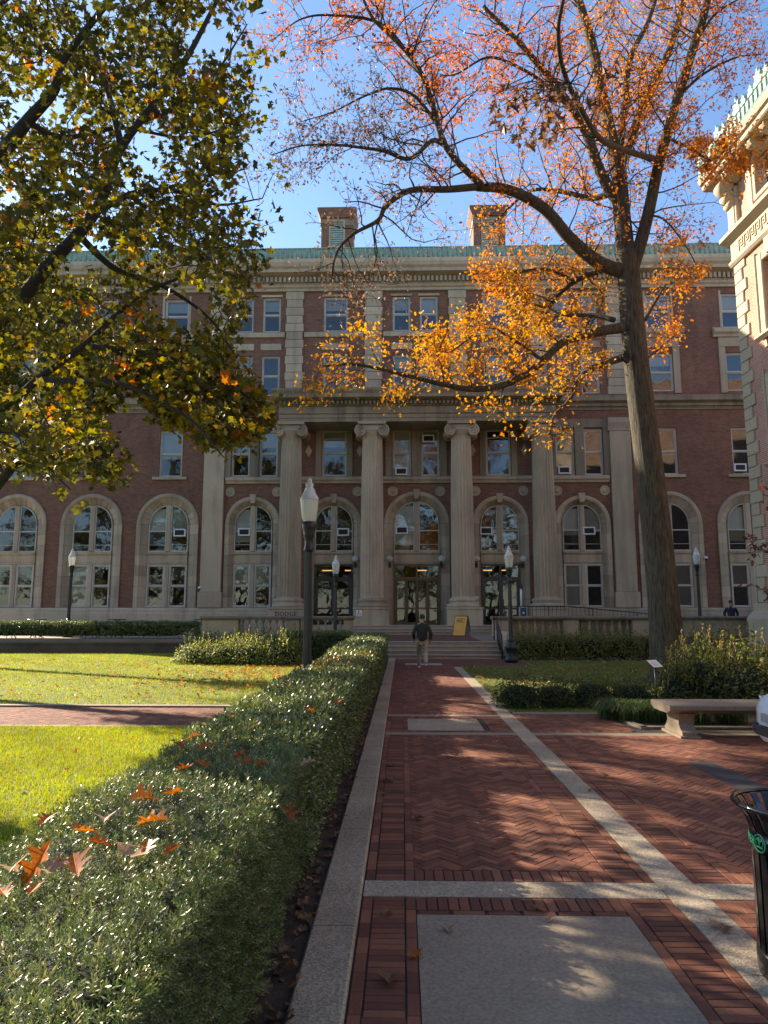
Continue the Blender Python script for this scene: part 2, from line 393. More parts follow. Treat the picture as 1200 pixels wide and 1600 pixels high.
# brick paving -------------------------------------------------------------
BW, BL, GAP = .0667, .2, .0055
def clip(poly, x0, x1, y0, y1):
    for ax, val, sg in ((0, x0, 1), (0, x1, -1), (1, y0, 1), (1, y1, -1)):
        out = []
        for i in range(len(poly)):
            a, b = poly[i], poly[(i+1) % len(poly)]
            da, db = (a[ax]-val)*sg, (b[ax]-val)*sg
            if da >= 0: out.append(a)
            if (da >= 0) != (db >= 0):
                t = da/(da-db); out.append((a[0]+(b[0]-a[0])*t, a[1]+(b[1]-a[1])*t))
        poly = out
        if len(poly) < 3: return []
    return poly
def rectp(cx, cy, l, w, a):
    c, s = math.cos(a), math.sin(a); l -= GAP; w -= GAP
    return [(cx+c*x-s*y, cy+s*x+c*y) for x, y in ((-l/2, -w/2), (l/2, -w/2), (l/2, w/2), (-l/2, w/2))]
def herring(out, x0, x1, y0, y1, rot=R(45)):
    n = 3; c, s = math.cos(rot), math.sin(rot); mxr = int(max(x1-x0, y1-y0)*1.5/BW)+8; cx, cy = (x0+x1)/2, (y0+y1)/2
    hw, hh = (x1-x0)/2+.25, (y1-y0)/2+.25
    for j in range(-mxr, mxr):
        for i in range(-mxr, mxr):
            k = (i-j) % (2*n)
            if k == 0: u, v, a = (i+n/2)*BW, (j+.5)*BW, 0
            elif k == 2*n-1: u, v, a = (i+.5)*BW, (j+n/2)*BW, R(90)
            else: continue
            x, y = c*u-s*v, s*u+c*v
            if abs(x) > hw or abs(y) > hh: continue
            x += cx; y += cy
            q = rectp(x, y, BL, BW, rot+a); p = clip(q, x0, x1, y0, y1)
            if p: out.append((p, len(p) == 4 and all(abs(p[t][0]-q[t][0])+abs(p[t][1]-q[t][1]) < 1e-6 for t in range(4)), x, y, rot+a))
def course(out, x0, x1, y0, y1, lay):
    """lay 'x': bricks lie along x, stepped in y; 'y': bricks lie along y, stepped in x"""
    if lay == 'x':
        n = max(1, round((y1-y0)/BW)); h = (y1-y0)/n; m = max(1, round((x1-x0)/BL)); l = (x1-x0)/m
        for j in range(n):
            for i in range(m): x, y = x0+(i+.5)*l, y0+(j+.5)*h; out.append((rectp(x, y, l, h, 0), abs(l-BL) < .02, x, y, 0))
    else:
        n = max(1, round((x1-x0)/BW)); h = (x1-x0)/n; m = max(1, round((y1-y0)/BL)); l = (y1-y0)/m
        for i in range(n):
            for j in range(m): x, y = x0+(i+.5)*h, y0+(j+.5)*l; out.append((rectp(x, y, h, l, 0), abs(l-BL) < .02, x, y, R(90)))
ZB = .016
def lay_bricks(bricks, bed, z=ZB, top=300):
    """the bricks that show largest are objects of their own, the rest is one mesh"""
    vis = []
    for k, (p, full, x, y, a) in enumerate(bricks):
        if full and y > 2.5:
            q = [PJ((vx, vy, z)) for vx, vy in p]
            if all(0 < u < 1200 and 0 < w < 1600 for u, w in q):
                ar = abs(sum(q[i][0]*q[(i+1) % 4][1]-q[(i+1) % 4][0]*q[i][1] for i in range(4)))/2; vis.append((ar, k))
    vis.sort(reverse=True); own = set(k for _, k in vis[:top])
    l, w, c, h = BL-GAP, BW-GAP, .003, .016
    me = MB().add([(-l/2, -w/2, -h), (l/2, -w/2, -h), (l/2, w/2, -h), (-l/2, w/2, -h), (-l/2, -w/2, -c), (l/2, -w/2, -c), (l/2, w/2, -c), (-l/2, w/2, -c),
                   (-l/2+c, -w/2+c, 0), (l/2-c, -w/2+c, 0), (l/2-c, w/2-c, 0), (-l/2+c, w/2-c, 0)],
                  [(0, 1, 5, 4), (1, 2, 6, 5), (2, 3, 7, 6), (3, 0, 4, 7), (4, 5, 9, 8), (5, 6, 10, 9), (6, 7, 11, 10), (7, 4, 8, 11), (8, 9, 10, 11)]).mesh('brick', 'paver')
    rest = MB()
    for k, (p, full, x, y, a) in enumerate(bricks):
        if k in own:
            o = bpy.data.objects.new('brick', me); COL.objects.link(o); o.parent = bed
            o.location = (x, y, z+random.uniform(-.002, .002)); o.rotation_euler = (random.gauss(0, .006), random.gauss(0, .006), a)
        else:
            dz = z+random.uniform(-.002, .002); n = len(p); b0 = len(rest.v)
            rest.v += [(u, v, dz) for u, v in p]+[(u, v, dz-.014) for u, v in p]
            rest.f.append(tuple(b0+i for i in range(n))); rest.sm.append(False)
            for i in range(n): rest.f.append((b0+i, b0+n+i, b0+n+(i+1) % n, b0+(i+1) % n)); rest.sm.append(False)
    o = rest.build('brick_paving', 'paver', bed); o['kind'] = 'stuff'
# the walk towards the steps
PX0, PX1, SX1 = -.26, 1.72, 1.98
walk = sheet('brick_walk', [(PX0-.02, -3), (PX1+.02, -3), (PX1+.02, 28.6), (PX0-.02, 28.6)], .004, 'mortar')
bk = []
def walk_edges(y0, y1):
    course(bk, PX0, PX0+.065, y0, y1, 'y'); course(bk, PX0+.065, PX0+.275, y0, y1, 'x'); course(bk, PX0+.275, PX0+.34, y0, y1, 'y')
    course(bk, PX1-.34, PX1-.275, y0, y1, 'y'); course(bk, PX1-.275, PX1-.065, y0, y1, 'x'); course(bk, PX1-.065, PX1, y0, y1, 'y')
XI0, XI1 = PX0+.34, PX1-.34
for a, b_ in ((1.0, 4.92), (5.2, 11.06), (11.3, 13.0), (13.2, 24.6)): walk_edges(a, b_)
course(bk, XI0, XI1, 4.65, 4.715, 'x'); course(bk, XI0, XI1, 4.715, 4.92, 'y')
course(bk, XI0, XI1, 5.2, 5.41, 'y'); herring(bk, XI0, XI1, 5.41, 10.85); course(bk, XI0, XI1, 10.85, 11.06, 'y')
course(bk, XI0, XI1, 11.3, 11.46, 'y'); course(bk, XI0, XI1, 12.67, 13.0, 'y')
course(bk, XI0, XI1, 13.2, 13.41, 'y'); herring(bk, XI0, XI1, 13.41, 24.6)
lay_bricks(bk, walk)
for nm, x0, x1, y0, y1, mt in (('concrete_band', PX0, PX1-.003, 4.925, 5.195, 'aggregate'), ('concrete_slab', XI0+.004, XI1-.004, 1.0, 4.646, 'concrete'),
                               ('concrete_band', PX0, PX1-.003, 11.065, 11.295, 'concrete'), ('concrete_slab', XI0+.004, XI1-.1, 11.47, 12.66, 'aggregate'),
                               ('concrete_band', PX0, PX1-.003, 13.005, 13.195, 'concrete'), ('concrete_slab', .1, 1.4, 25.2, 26.1, 'aggregate')):
    MB().box(x0, x1, y0, y1, .002, ZB+.001).build(nm, mt, walk)
# long stone strip beside the walk, cut into slabs
strip = sheet('stone_strip_bed', [(PX1+.022, -3), (SX1, -3), (SX1, 24.4), (PX1+.022, 24.4)], .0045, 'mortar')
y = -3.0
for ln in (6.95, 1.3, 4.9, 1.9, 2.2, 2.2, 2.2, 2.2, 2.2, 1.9):
    MB().box(PX1+.005, SX1-.004, y+.003, min(y+ln, 24.4)-.003, .001, ZB+.003).build('strip_slab', 'aggregate', strip); y += ln
    if y > 24.3: break
# plaza right of the strip
plaza = sheet('brick_plaza', [(SX1+.002, -3), (30, -3), (30, 13.2), (SX1+.002, 13.2)], .004, 'mortar')
pb = []
course(pb, SX1, SX1+.065, 5.2, 11.06, 'y'); course(pb, SX1+.065, SX1+.275, 5.2, 11.06, 'x'); course(pb, SX1+.275, SX1+.34, 5.2, 11.06, 'y')
course(pb, SX1+.34, 12.0, 5.2, 5.41, 'y'); herring(pb, SX1+.34, 10.0, 5.41, 10.85); course(pb, SX1+.34, 12, 10.85, 11.06, 'y')
course(pb, SX1, SX1+.065, 1.5, 4.92, 'y'); course(pb, SX1+.065, SX1+.275, 1.5, 4.715, 'x'); course(pb, SX1+.065, 8, 4.715, 4.92, 'y'); course(pb, SX1+.275, 8, 4.65, 4.715, 'x')
herring(pb, SX1+.275, 5.0, 2.2, 4.65)
course(pb, SX1, 3.55, 11.3, 11.5, 'y'); herring(pb, SX1, 3.62, 11.5, 13.0); course(pb, SX1, 3.58, 13.0, 13.2, 'y')
lay_bricks(pb, plaza)
MB().box(SX1+.002, 12, 4.925, 5.195, .002, ZB+.001).build('concrete_band', 'aggregate', plaza)
MB().box(SX1+.002, 12, 11.065, 11.295, .002, ZB+.001).build('concrete_band', 'concrete', plaza)
MB().box(3.5, 3.82, 7.7, 9.2, ZB-.01, ZB+.004).build('dark_patch', 'asphalt_patch', plaza)
# cross walk to the left between the two lawns
xw = sheet('cross_walk', [(-30, 11.75), (-1.95, 11.75), (-1.95, 14.0), (-30, 14.0)], .003, 'mortar')
xb = []; herring(xb, -9.5, -1.95, 12.0, 13.8); course(xb, -9.5, -1.95, 11.8, 12.0, 'y'); course(xb, -9.5, -1.95, 13.8, 14.0, 'y')
lay_bricks(xb, xw, .02, 0)
# kerbs: rows of stone
def kerb(name, pts, w, h, seglen, mat='concrete', z0=-.02, parent=None):
    root = None
    for a, b in zip(pts[:-1], pts[1:]):
        a = Vector(a); b = Vector(b); d = b-a; n = max(1, round(d.length/seglen)); d.normalize(); nr = Vector((-d.y, d.x))*w
        for i in range(n):
            p = a+(b-a)*(i/n)+d*.004; q = a+(b-a)*((i+1)/n)-d*.004; c = .012
            prof = [(0, z0), (1, z0), (1, h-c), (1-c/w, h), (c/w, h), (0, h-c)]
            vs = [(p.x+nr.x*u, p.y+nr.y*u, z) for u, z in prof]+[(q.x+nr.x*u, q.y+nr.y*u, z) for u, z in prof]
            k = len(prof)
            mb = MB().add(vs, [tuple(range(k)), tuple(range(2*k-1, k-1, -1))]+[(j, k+j, k+(j+1) % k, (j+1) % k) for j in range(k)])
            if root is None: root = struct(name, mb, mat)
            else: mb.build('kerb_stone', mat, root)
kerb('hedge_kerb', [(PX0-.01, -3), (PX0-.01, 28.4)], .26, .055, 1.9, 'aggregate')
kerb('bed_kerb', [(SX1+.01, 13.2), (3.62, 13.2), (3.78, 11.72), (14, 11.72)], .13, .045, 1.2, 'concrete')
kerb('cross_walk_kerb', [(-1.98, 14.02), (-30, 14.02)], -.18, .05, 2.1, 'concrete')
kerb('near_lawn_kerb', [(-30, 11.73), (-1.98, 11.73)], -.12, .035, 2.1, 'concrete')
# soil and lawns
soil = sheet('hedge_bed', [(-1.95, -3), (PX0-.27, -3), (PX0-.27, 28.4), (-1.95, 28.4)], .012, 'soil')
l1 = sheet('near_lawn', [(-30, 2), (-1.95, 2), (-1.95, 11.6), (-30, 11.6)], .03, 'lawn_soil')
l2 = sheet('far_lawn', [(-40, 14.2), (-1.95, 14.2), (-1.95, 28.4), (-8.3, 31.9), (-40, 31.9)], .03, 'lawn_soil')
l3 = sheet('right_lawn', [(SX1, 13.33), (14, 13.33), (14, 27.6), (4.4, 27.6), (4.4, 24.6), (SX1, 24.4)], .03, 'lawn_soil')
bed = sheet('planting_bed', [(3.8, 11.86), (14, 11.86), (14, 13.32), (3.7, 13.32)], .026, 'soil')
land = sheet('steps_forecourt', [(PX0, 24.62), (4.4, 24.62), (4.4, 28.6), (PX0, 28.6)], .012, 'paver')
# grass
def grass(name, n, poly_fn, h, w, zz, cols, wt, dens_fn=None):
    P = poly_fn(n); n = len(P); hh = h*rng.uniform(.5, 1.2, n); a = rng.uniform(0, 2*np.pi, n); ww = w*rng.uniform(.7, 1.3, n)
    d = np.stack([np.cos(a), np.sin(a), np.zeros(n)], 1)*ww[:, None]
    lean = rng.normal(0, .42, (n, 2))*hh[:, None]
    b = np.column_stack([P, np.full(n, zz)])
    tip = b+np.column_stack([lean, hh]); mid = b+np.column_stack([lean*.35, hh*.6])
    V = np.stack([b-d*1.25, b+d*1.25, tip], 1).reshape(-1, 3)
    i = np.arange(n)[:, None]*3
    F = i+np.array([[0, 1, 2]])
    pt = np.sin(P[:, 0]*1.7+np.sin(P[:, 1]*1.1)*2)*np.sin(P[:, 1]*1.3+P[:, 0]*.6)+.5*np.sin(P[:, 0]*4.3+1)*np.sin(P[:, 1]*3.9)
    cc = palette(n, cols, wt)*(1+.16*pt[:, None])*np.where(rng.random((n, 1)) < .05, np.array([[1.3, .8, 1.6]]), 1.0); C = np.repeat(cc.clip(0, 1), 3, 0)
    o = bulk(name, V, F, 'grass', None, C); return o
def in_tri_view(n, x0, x1, y0, y1, margin=1.0, cond=None):
    P = np.column_stack([rng.uniform(x0, x1, n), rng.uniform(y0, y1, n)])
    k = P[:, 0] > -.60*P[:, 1]-margin
    if cond is not None: k &= cond(P)
    return P[k]
GC = [(.31, .35, .014), (.38, .39, .018), (.44, .41, .03), (.20, .26, .012)]
tag(grass('lawn_grass', 125000, lambda n: in_tri_view(n, -8, -1.93, 4.0, 11.58), .05, .0028, .03, GC, (4, 4, 2, 2)), 'bright green grass of the near lawn beside the long hedge', 'grass', kind='stuff')
tag(grass('lawn_grass', 120000, lambda n: in_tri_view(n, -19, -1.95, 14.22, 31.5, 1, lambda P: P[:, 1] < 27.5-(P[:, 0]+1.95)*.5), .055, .0048, .03, GC, (4, 4, 2, 2)), 'yellow green grass of the far lawn beyond the cross walk', 'grass', kind='stuff')
tag(grass('lawn_grass', 60000, lambda n: in_tri_view(n, SX1, 13, 13.4, 27.5, 1, lambda P: (P[:, 1] < 24.5) | (P[:, 0] > 4.5)), .055, .005, .03, [(.17, .18, .025), (.22, .19, .05), (.12, .15, .02), (.26, .2, .08)], (4, 2, 3, 1.5)), 'dull green grass around the foot of the big oak', 'grass', kind='stuff')

# ================================================================== TERRACE, STEPS, BALUSTRADES
TZ = .64
terr = struct('terrace', MB().prism([(-40, 32.6), (-2.25, 32.6), (-2.25, 29.85), (4.0, 29.85), (4.0, 32.6), (30, 32.6), (30, 41.9), (-40, 41.9)], -.02, TZ-.004, 2), 'concrete')
MB().box(-1.9, 3.35, 30.25, 38.2, TZ-.003, TZ+.004).build('brick_landing', 'paver', terr)
stp = struct('steps', MB().box(-2.25, 4.0, 28.55, 29.84, -.02, .02), 'granite')
for i in range(4):
    y0 = 28.6+i*.33; z = .16*(i+1)
    MB().box(-2.25, 4.0, y0+.02, y0+.36, z-.165, z-.045).build('riser', 'granite', stp)
    for x0, x1 in ((-2.25, .2), (.2, 2.1), (2.1, 4.0)):
        MB().cham(x0+.003, x1-.003, y0-.015, y0+.36, z-.045, z, .008).build('tread', 'granite', stp)
PF = 1.12
ust = struct('upper_steps', MB().box(-3.0, 4.75, 38.4, 39.0, TZ-.01, TZ+.02), 'granite')
for i in range(3):
    y0 = 38.35+i*.34; z = TZ+.16*(i+1)
    MB().box(-3.0, 4.75, y0+.02, 41.9, z-.165, z-.04).build('riser', 'granite', ust)
    MB().cham(-3.0, 4.75, y0-.02, 41.9, z-.04, z, .008).build('tread', 'granite', ust)
# balustrades
BAL = MB().lathe([(.085, 0), (.085, .06), (.05, .09), (.062, .14), (.088, .22), (.085, .30), (.05, .42), (.042, .50), (.06, .53), (.045, .56), (.085, .60), (.085, .66)], seg=10).mesh('baluster', 'limestone')
def balustrade(x0, x1, label, spans, solid, blind=False):
    t = thing('balustrade', ((x0+x1)/2, 32.3, 0), label, 'balustrade', 'stone balustrades along the terrace')
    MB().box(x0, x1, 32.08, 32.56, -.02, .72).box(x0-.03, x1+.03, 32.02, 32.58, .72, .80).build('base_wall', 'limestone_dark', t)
    MB().prism([(32.0, 1.50), (32.6, 1.50), (32.64, 1.56), (32.64, 1.62), (32.58, 1.66), (32.02, 1.66), (31.96, 1.62), (31.96, 1.56)], x0-.06, x1+.06, 0).build('handrail_coping', 'limestone_dark', t)
    for a, b in solid: MB().cham(a, b, 32.06, 32.54, .80, 1.50, .02).build('pier', 'limestone', t)
    for a, b, n in spans:
        if blind: MB().box(a, b, 32.3, 32.5, .802, 1.498).build('back_panel', 'limestone_dark', t)
        for i in range(n):
            o = bpy.data.objects.new('baluster', BAL); COL.objects.link(o); o.parent = t
            o.matrix_parent_inverse = Matrix.Translation(-Vector(t['_b'])); o.location = (a+(i+.5)*(b-a)/n, 32.27, .82)
balustrade(-9.0, -2.2, 'stone balustrade with turned balusters left of the entrance steps', [(-7.35, -5.2, 7), (-4.6, -2.62, 6)], [(-9.0, -7.35), (-5.2, -4.6), (-2.62, -2.2)])
balustrade(4.05, 16.2, 'long stone balustrade with blind balusters right of the entrance steps', [(4.75, 7.15, 7), (7.85, 10.2, 7)], [(4.05, 4.75), (7.15, 7.85), (10.2, 13.2), (13.2, 16.2)], True)
for sx, lb in ((4.05, 'low sloping stone cheek wall at the right of the lower steps'),):
    MB().prism([(28.1, -.02), (28.1, .42), (28.45, .5), (29.9, 1.02), (31.9, 1.02), (31.9, -.02)], sx, sx+.38, 0).build('cheek_wall', 'limestone', None, label=lb, cat='wall')
# sloping handrail
t = thing('stair_handrail', (3.93, 29, 0), 'dark metal handrail climbing the right side of the steps', 'handrail')
MB().tube([(3.9, 28.3, .02), (3.9, 28.3, .92), (3.9, 28.5, 1.0), (3.9, 29.9, 1.62), (3.9, 30.6, 1.62), (3.9, 30.6, TZ)], .024, 8).build('rail', 'black_metal', t)
MB().tube([(3.9, 28.4, .55), (3.9, 29.9, 1.2)], .018, 6).build('lower_rail', 'black_metal', t)
for k in range(9):
    yy = 28.45+k*.17; MB().tube([(3.9, yy, max(.0, (yy-28.6)*.48)), (3.9, yy, .98+(yy-28.5)*.44)], .011, 5).build('baluster', 'black_metal', t)
# ramp railing along the terrace
t = thing('ramp_railing', (9, 35.5, TZ), 'black metal railing sloping down along the ramp behind the right balustrade', 'railing')
ry = 35.5
MB().tube([(5.0, ry, 2.12), (8.2, ry, 2.12), (13.6, ry, 1.62)], .028, 6).tube([(5.0, ry, 1.3), (8.2, ry, 1.3), (13.6, ry, .8)], .02, 6).build('rail', 'black_metal', t)
for k in range(44):
    x = 5.05+k*.197; zt = 2.12 if x < 8.2 else 2.12-(x-8.2)*.0926
    MB().tube([(x, ry, TZ if k % 11 == 0 else zt-.82), (x, ry, zt)], .025 if k % 11 == 0 else .011, 5).build('railing_bar', 'black_metal', t)
# low wall and clipped hedge along the left of the terrace are built with the plants
lw = MB().box(-40, -9.05, 31.95, 32.4, -.02, .42).box(-40, -9.05, 31.9, 32.45, .42, .48).build('low_wall', 'brown_stone', None, label='low stone wall under the thin hedge at the left', cat='wall')
# ================================================================== MAIN BUILDING
XC, YW = .88, 42.0
BX0, BX1 = -25.9, 26.0
bld = thing('academic_building', (XC, YW, 0), 'long red brick hall with limestone columns, arched windows and green copper roof edge', 'building')
def wall_grid(mb, x0, x1, z0, z1, rects, arches, y, depth):
    boxes = list(rects)+[(c-r, c+r, za, sp+r) for c, r, za, sp in arches]
    xs = sorted({x0, x1, *[v for b in boxes for v in b[:2] if x0 < v < x1]}); zs = sorted({z0, z1, *[v for b in boxes for v in b[2:] if z0 < v < z1]})
    for i in range(len(xs)-1):
        run = None; cx = (xs[i]+xs[i+1])/2
        for j in range(len(zs)):
            solid = j < len(zs)-1 and not any(b[0] < cx < b[1] and b[2] < (zs[j]+zs[j+1])/2 < b[3] for b in boxes)
            if solid and run is None: run = zs[j]
            if not solid and run is not None:
                mb.add([(xs[i], y, run), (xs[i+1], y, run), (xs[i+1], y, zs[j]), (xs[i], y, zs[j])], [(0, 1, 2, 3)]); run = None
    def rev(pts, closed):
        n = len(pts); k = len(pts) if closed else n-1
        for i in range(k):
            a, b = pts[i], pts[(i+1) % n]
            mb.add([(a[0], y, a[1]), (b[0], y, b[1]), (b[0], y+depth, b[1]), (a[0], y+depth, a[1])], [(0, 1, 2, 3)])
    for a, b, c, d in rects: rev([(a, c), (a, d), (b, d), (b, c)], True)
    for c, r, za, sp in arches:
        arc = [(c+r*math.cos(math.pi*i/20), sp+r*math.sin(math.pi*i/20)) for i in range(21)]
        for i in range(20):
            p, q = arc[i], arc[i+1]
            mb.add([(q[0], y, q[1]), (p[0], y, p[1]), (p[0], y, sp+r), (q[0], y, sp+r)], [(0, 1, 2, 3)])
        rev([(c+r, za)]+arc+[(c-r, za)], True)
SP = 7.06
wingx = [-23.3, -18.67, -14.05, 15.83, 20.45]
bays = [(-9.8, 'pair'), (-4.95, 'one'), (0, 'mid'), (4.95, 'one'), (9.8, 'pair')]
rects = []; arches = []; wins = []
for x in wingx:
    arches.append((x, 1.63, 2.1, SP)); rects += [(x-.7, x+.7, 9.95, 12.82), (x-.72, x+.72, 15.1, 17.5), (x-.76, x+.76, 19.1, 21.3)]
    wins += [(x, 1.4, 9.95, 2.87, 'w3'), (x, 1.44, 15.1, 2.4, 'w4'), (x, 1.52, 19.1, 2.2, 'w5')]
for o, k in bays:
    x = XC+o; r = 1.37 if k == 'mid' else 1.14
    arches.append((x, 1.70 if k == 'mid' else 1.42, PF if k != 'pair' else 2.1, SP))
    ws = [(x, 1.5)] if k == 'one' else [(x-.85, 1.12), (x+.85, 1.12)]
    for wx, ww in ws:
        rects += [(wx-ww/2, wx+ww/2, 9.95, 12.8), (wx-ww/2, wx+ww/2, 15.0, 17.55), (wx-ww/2, wx+ww/2, 19.1, 21.35)]
        wins += [(wx, ww, 9.95, 2.85, 'c3'), (wx, ww, 15.0, 2.55, 'c4'), (wx, ww, 19.1, 2.25, 'c5')]
wm = MB(); wall_grid(wm, BX0, BX1, 0, 22.2, rects, arches, YW, .34)
# back, sides, roof deck close the shell
wm.add([(BX0, YW, 0), (BX0, YW, 24), (BX0, YW+16, 24), (BX0, YW+16, 0), (BX1, YW, 0), (BX1, YW, 24), (BX1, YW+16, 24), (BX1, YW+16, 0)], [(0, 1, 2, 3), (7, 6, 5, 4), (3, 2, 6, 7)])
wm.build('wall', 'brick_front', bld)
MB().add([(BX0, YW-.3, 23.9), (BX1, YW-.3, 23.9), (BX1, YW+16, 24.2), (BX0, YW+16, 24.2)], [(0, 1, 2, 3)]).build('roof', 'roofing', bld)
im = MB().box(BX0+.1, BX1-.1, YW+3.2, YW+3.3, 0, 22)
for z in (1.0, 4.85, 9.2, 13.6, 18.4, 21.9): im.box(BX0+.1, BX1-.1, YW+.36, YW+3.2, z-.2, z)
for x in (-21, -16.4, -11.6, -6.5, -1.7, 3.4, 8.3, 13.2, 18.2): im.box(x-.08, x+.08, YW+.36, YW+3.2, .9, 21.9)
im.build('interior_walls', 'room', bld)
for z in (8.9, 4.6):    # lit ceiling lights inside the entrance storey
    for x in (-4.6, -3.2, 1.2, 5.2, 6.4) if z < 5 else (-4.7,):
        MB().box(x-.3, x+.3, YW+1.6, YW+1.72, z-.2-.06, z-.2-.005).build('ceiling_lamp', 'indoor_light', bld)
def ring_rect(mb, x0, x1, y0, y1, z0, z1, t):
    mb.box(x0, x0+t, y0, y1, z0, z1); mb.box(x1-t, x1, y0, y1, z0, z1); mb.box(x0+t, x1-t, y0, y1, z0, z0+t); mb.box(x0+t, x1-t, y0, y1, z1-t, z1)
def quad(x0, x1, y, z0, z1): return MB().add([(x0, y, z0), (x1, y, z0), (x1, y, z1), (x0, y, z1)], [(0, 1, 2, 3)])
def window(x, w, z0, h, blind=None, y=YW, t=.075, parent=bld, transom=False):
    x0, x1 = x-w/2+.005, x+w/2-.005; z1 = z0+h; zm = z0+h*.5
    mb = MB(); ring_rect(mb, x0, x1, y+.10, y+.26, z0+.003, z1-.003, t)
    mb.box(x0+t, x1-t, y+.13, y+.20, zm-.03, zm+.03)
    s = .045
    for a, b, yy in ((zm+.03, z1-t-.003, y+.14), (z0+t+.003, zm-.03, y+.18)):
        mb.box(x0+t, x0+t+s, yy, yy+.045, a, b); mb.box(x1-t-s, x1-t, yy, yy+.045, a, b); mb.box(x0+t+s, x1-t-s, yy, yy+.045, a, a+s); mb.box(x0+t+s, x1-t-s, yy, yy+.045, b-s, b)
    if transom: mb.box(x0+t, x1-t, y+.12, y+.21, z1-.55, z1-.49)
    o = mb.build('window', 'window_paint', parent)
    quad(x0+t+s, x1-t-s, y+.162, zm+.03+s, z1-t-s).build('pane', 'glass', o)
    quad(x0+t+s, x1-t-s, y+.202, z0+t+s, zm-.03-s).build('pane', 'glass', o)
    if blind:
        k, f = blind
        b = MB()
        zb = z1-.05-(h-.1)*f
        if k == 'curtain':
            n = 16; pts = [(x0+.03+(x1-x0-.06)*i/n, y+.30+.025*math.sin(i*2.1)) for i in range(n+1)]
            b.add([(a, c, zb) for a, c in pts]+[(a, c, z1-.05) for a, c in pts], [(i, i+1, n+2+i, n+1+i) for i in range(n)])
        else: b.add([(x0+.03, y+.30, zb), (x1-.03, y+.30, zb), (x1-.03, y+.30, z1-.05), (x0+.03, y+.30, z1-.05)], [(0, 1, 2, 3)])
        b.build('blind' if k == 'blind' else 'curtain', k, o)
    return o
random.seed(21)
for x, w, z0, h, kind in wins:
    bl = None; q = random.random()
    if kind in ('w5', 'c5'): bl = ('blind', random.choice((.35, .38, .42)))
    elif kind in ('w4', 'c4'): bl = ('blind', random.choice((.3, .42, .5))) if q < .55 else None
    elif kind == 'c3': bl = ('blind', random.choice((.98, .5, .35))) if q < .6 else (('curtain', 1) if q < .75 else None)
    else: bl = ('blind', random.choice((.6, .48, .98))) if q < .65 else None
    window(x, w, z0, h, bl, transom=(kind == 'c3' and w > 1.2))
random.seed(5)
# stone trim of the wings
def stoneb(name, x0, x1, y0, y1, z0, z1, mat='limestone', c=.015): return MB().cham(x0, x1, y0, y1, z0, z1, c).build(name, mat, bld)
for x in wingx:
    stoneb('sill', x-1.05, x+1.05, YW-.14, YW+.1, 9.77, 9.945)
    for s in (-1, 1):
        a, b = sorted((x+s*.725, x+s*1.12)); stoneb('window_jamb', a, b, YW-.09, YW+.06, 14.95, 17.85)
    stoneb('lintel', x-1.12, x+1.12, YW-.09, YW+.06, 17.86, 18.45)
    MB().prism([(YW+.02, 18.46), (YW-.16, 18.46), (YW-.2, 18.6), (YW-.34, 18.72), (YW-.34, 18.9), (YW-.1, 18.96), (YW-.1, 19.08), (YW+.02, 19.08)], x-1.4, x+1.4, 0).build('hood', 'limestone', bld)
    for s in (-1, 1):
        a, b = sorted((x+s*.765, x+s*.9)); stoneb('upper_jamb', a, b, YW-.05, YW+.06, 19.085, 21.5)
# belt entablature on the wings and centre
for x0, x1 in ((BX0-.1, XC-8.0), (XC+8.0, BX1)):
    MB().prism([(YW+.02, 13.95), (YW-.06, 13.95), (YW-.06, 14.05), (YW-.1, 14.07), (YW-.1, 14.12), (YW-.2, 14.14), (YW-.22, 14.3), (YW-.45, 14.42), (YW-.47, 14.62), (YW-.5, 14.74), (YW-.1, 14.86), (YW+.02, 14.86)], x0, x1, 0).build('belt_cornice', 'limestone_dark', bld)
# plinth
MB().prism([(YW+.02, 0), (YW-.34, 0), (YW-.34, 1.75), (YW-.30, 1.8), (YW-.30, 1.98), (YW-.2, 2.09), (YW+.02, 2.09)], BX0-.2, XC-7.6, 0).build('plinth', 'limestone', bld)
MB().prism([(YW+.02, 0), (YW-.34, 0), (YW-.34, 1.75), (YW-.30, 1.8), (YW-.30, 1.98), (YW-.2, 2.09), (YW+.02, 2.09)], XC+7.6, BX1, 0).build('plinth', 'limestone', bld)
# broad smooth pilasters flanking the centre
for s in (-1, 1):
    x = XC+s*12.2
    MB().cham(x-.72, x+.72, YW-.30, YW+.05, 2.095, 3.0, .02).build('pilaster_base', 'limestone', bld)
    MB().cham(x-.62, x+.62, YW-.22, YW+.05, 3.005, 12.6, .02).build('pilaster', 'limestone', bld)
    MB().prism([(YW+.05, 12.605), (YW-.24, 12.605), (YW-.26, 12.8), (YW-.36, 13.1), (YW-.36, 13.395), (YW+.05, 13.395)], x-.72, x+.72, 0).build('pilaster_capital', 'limestone', bld)
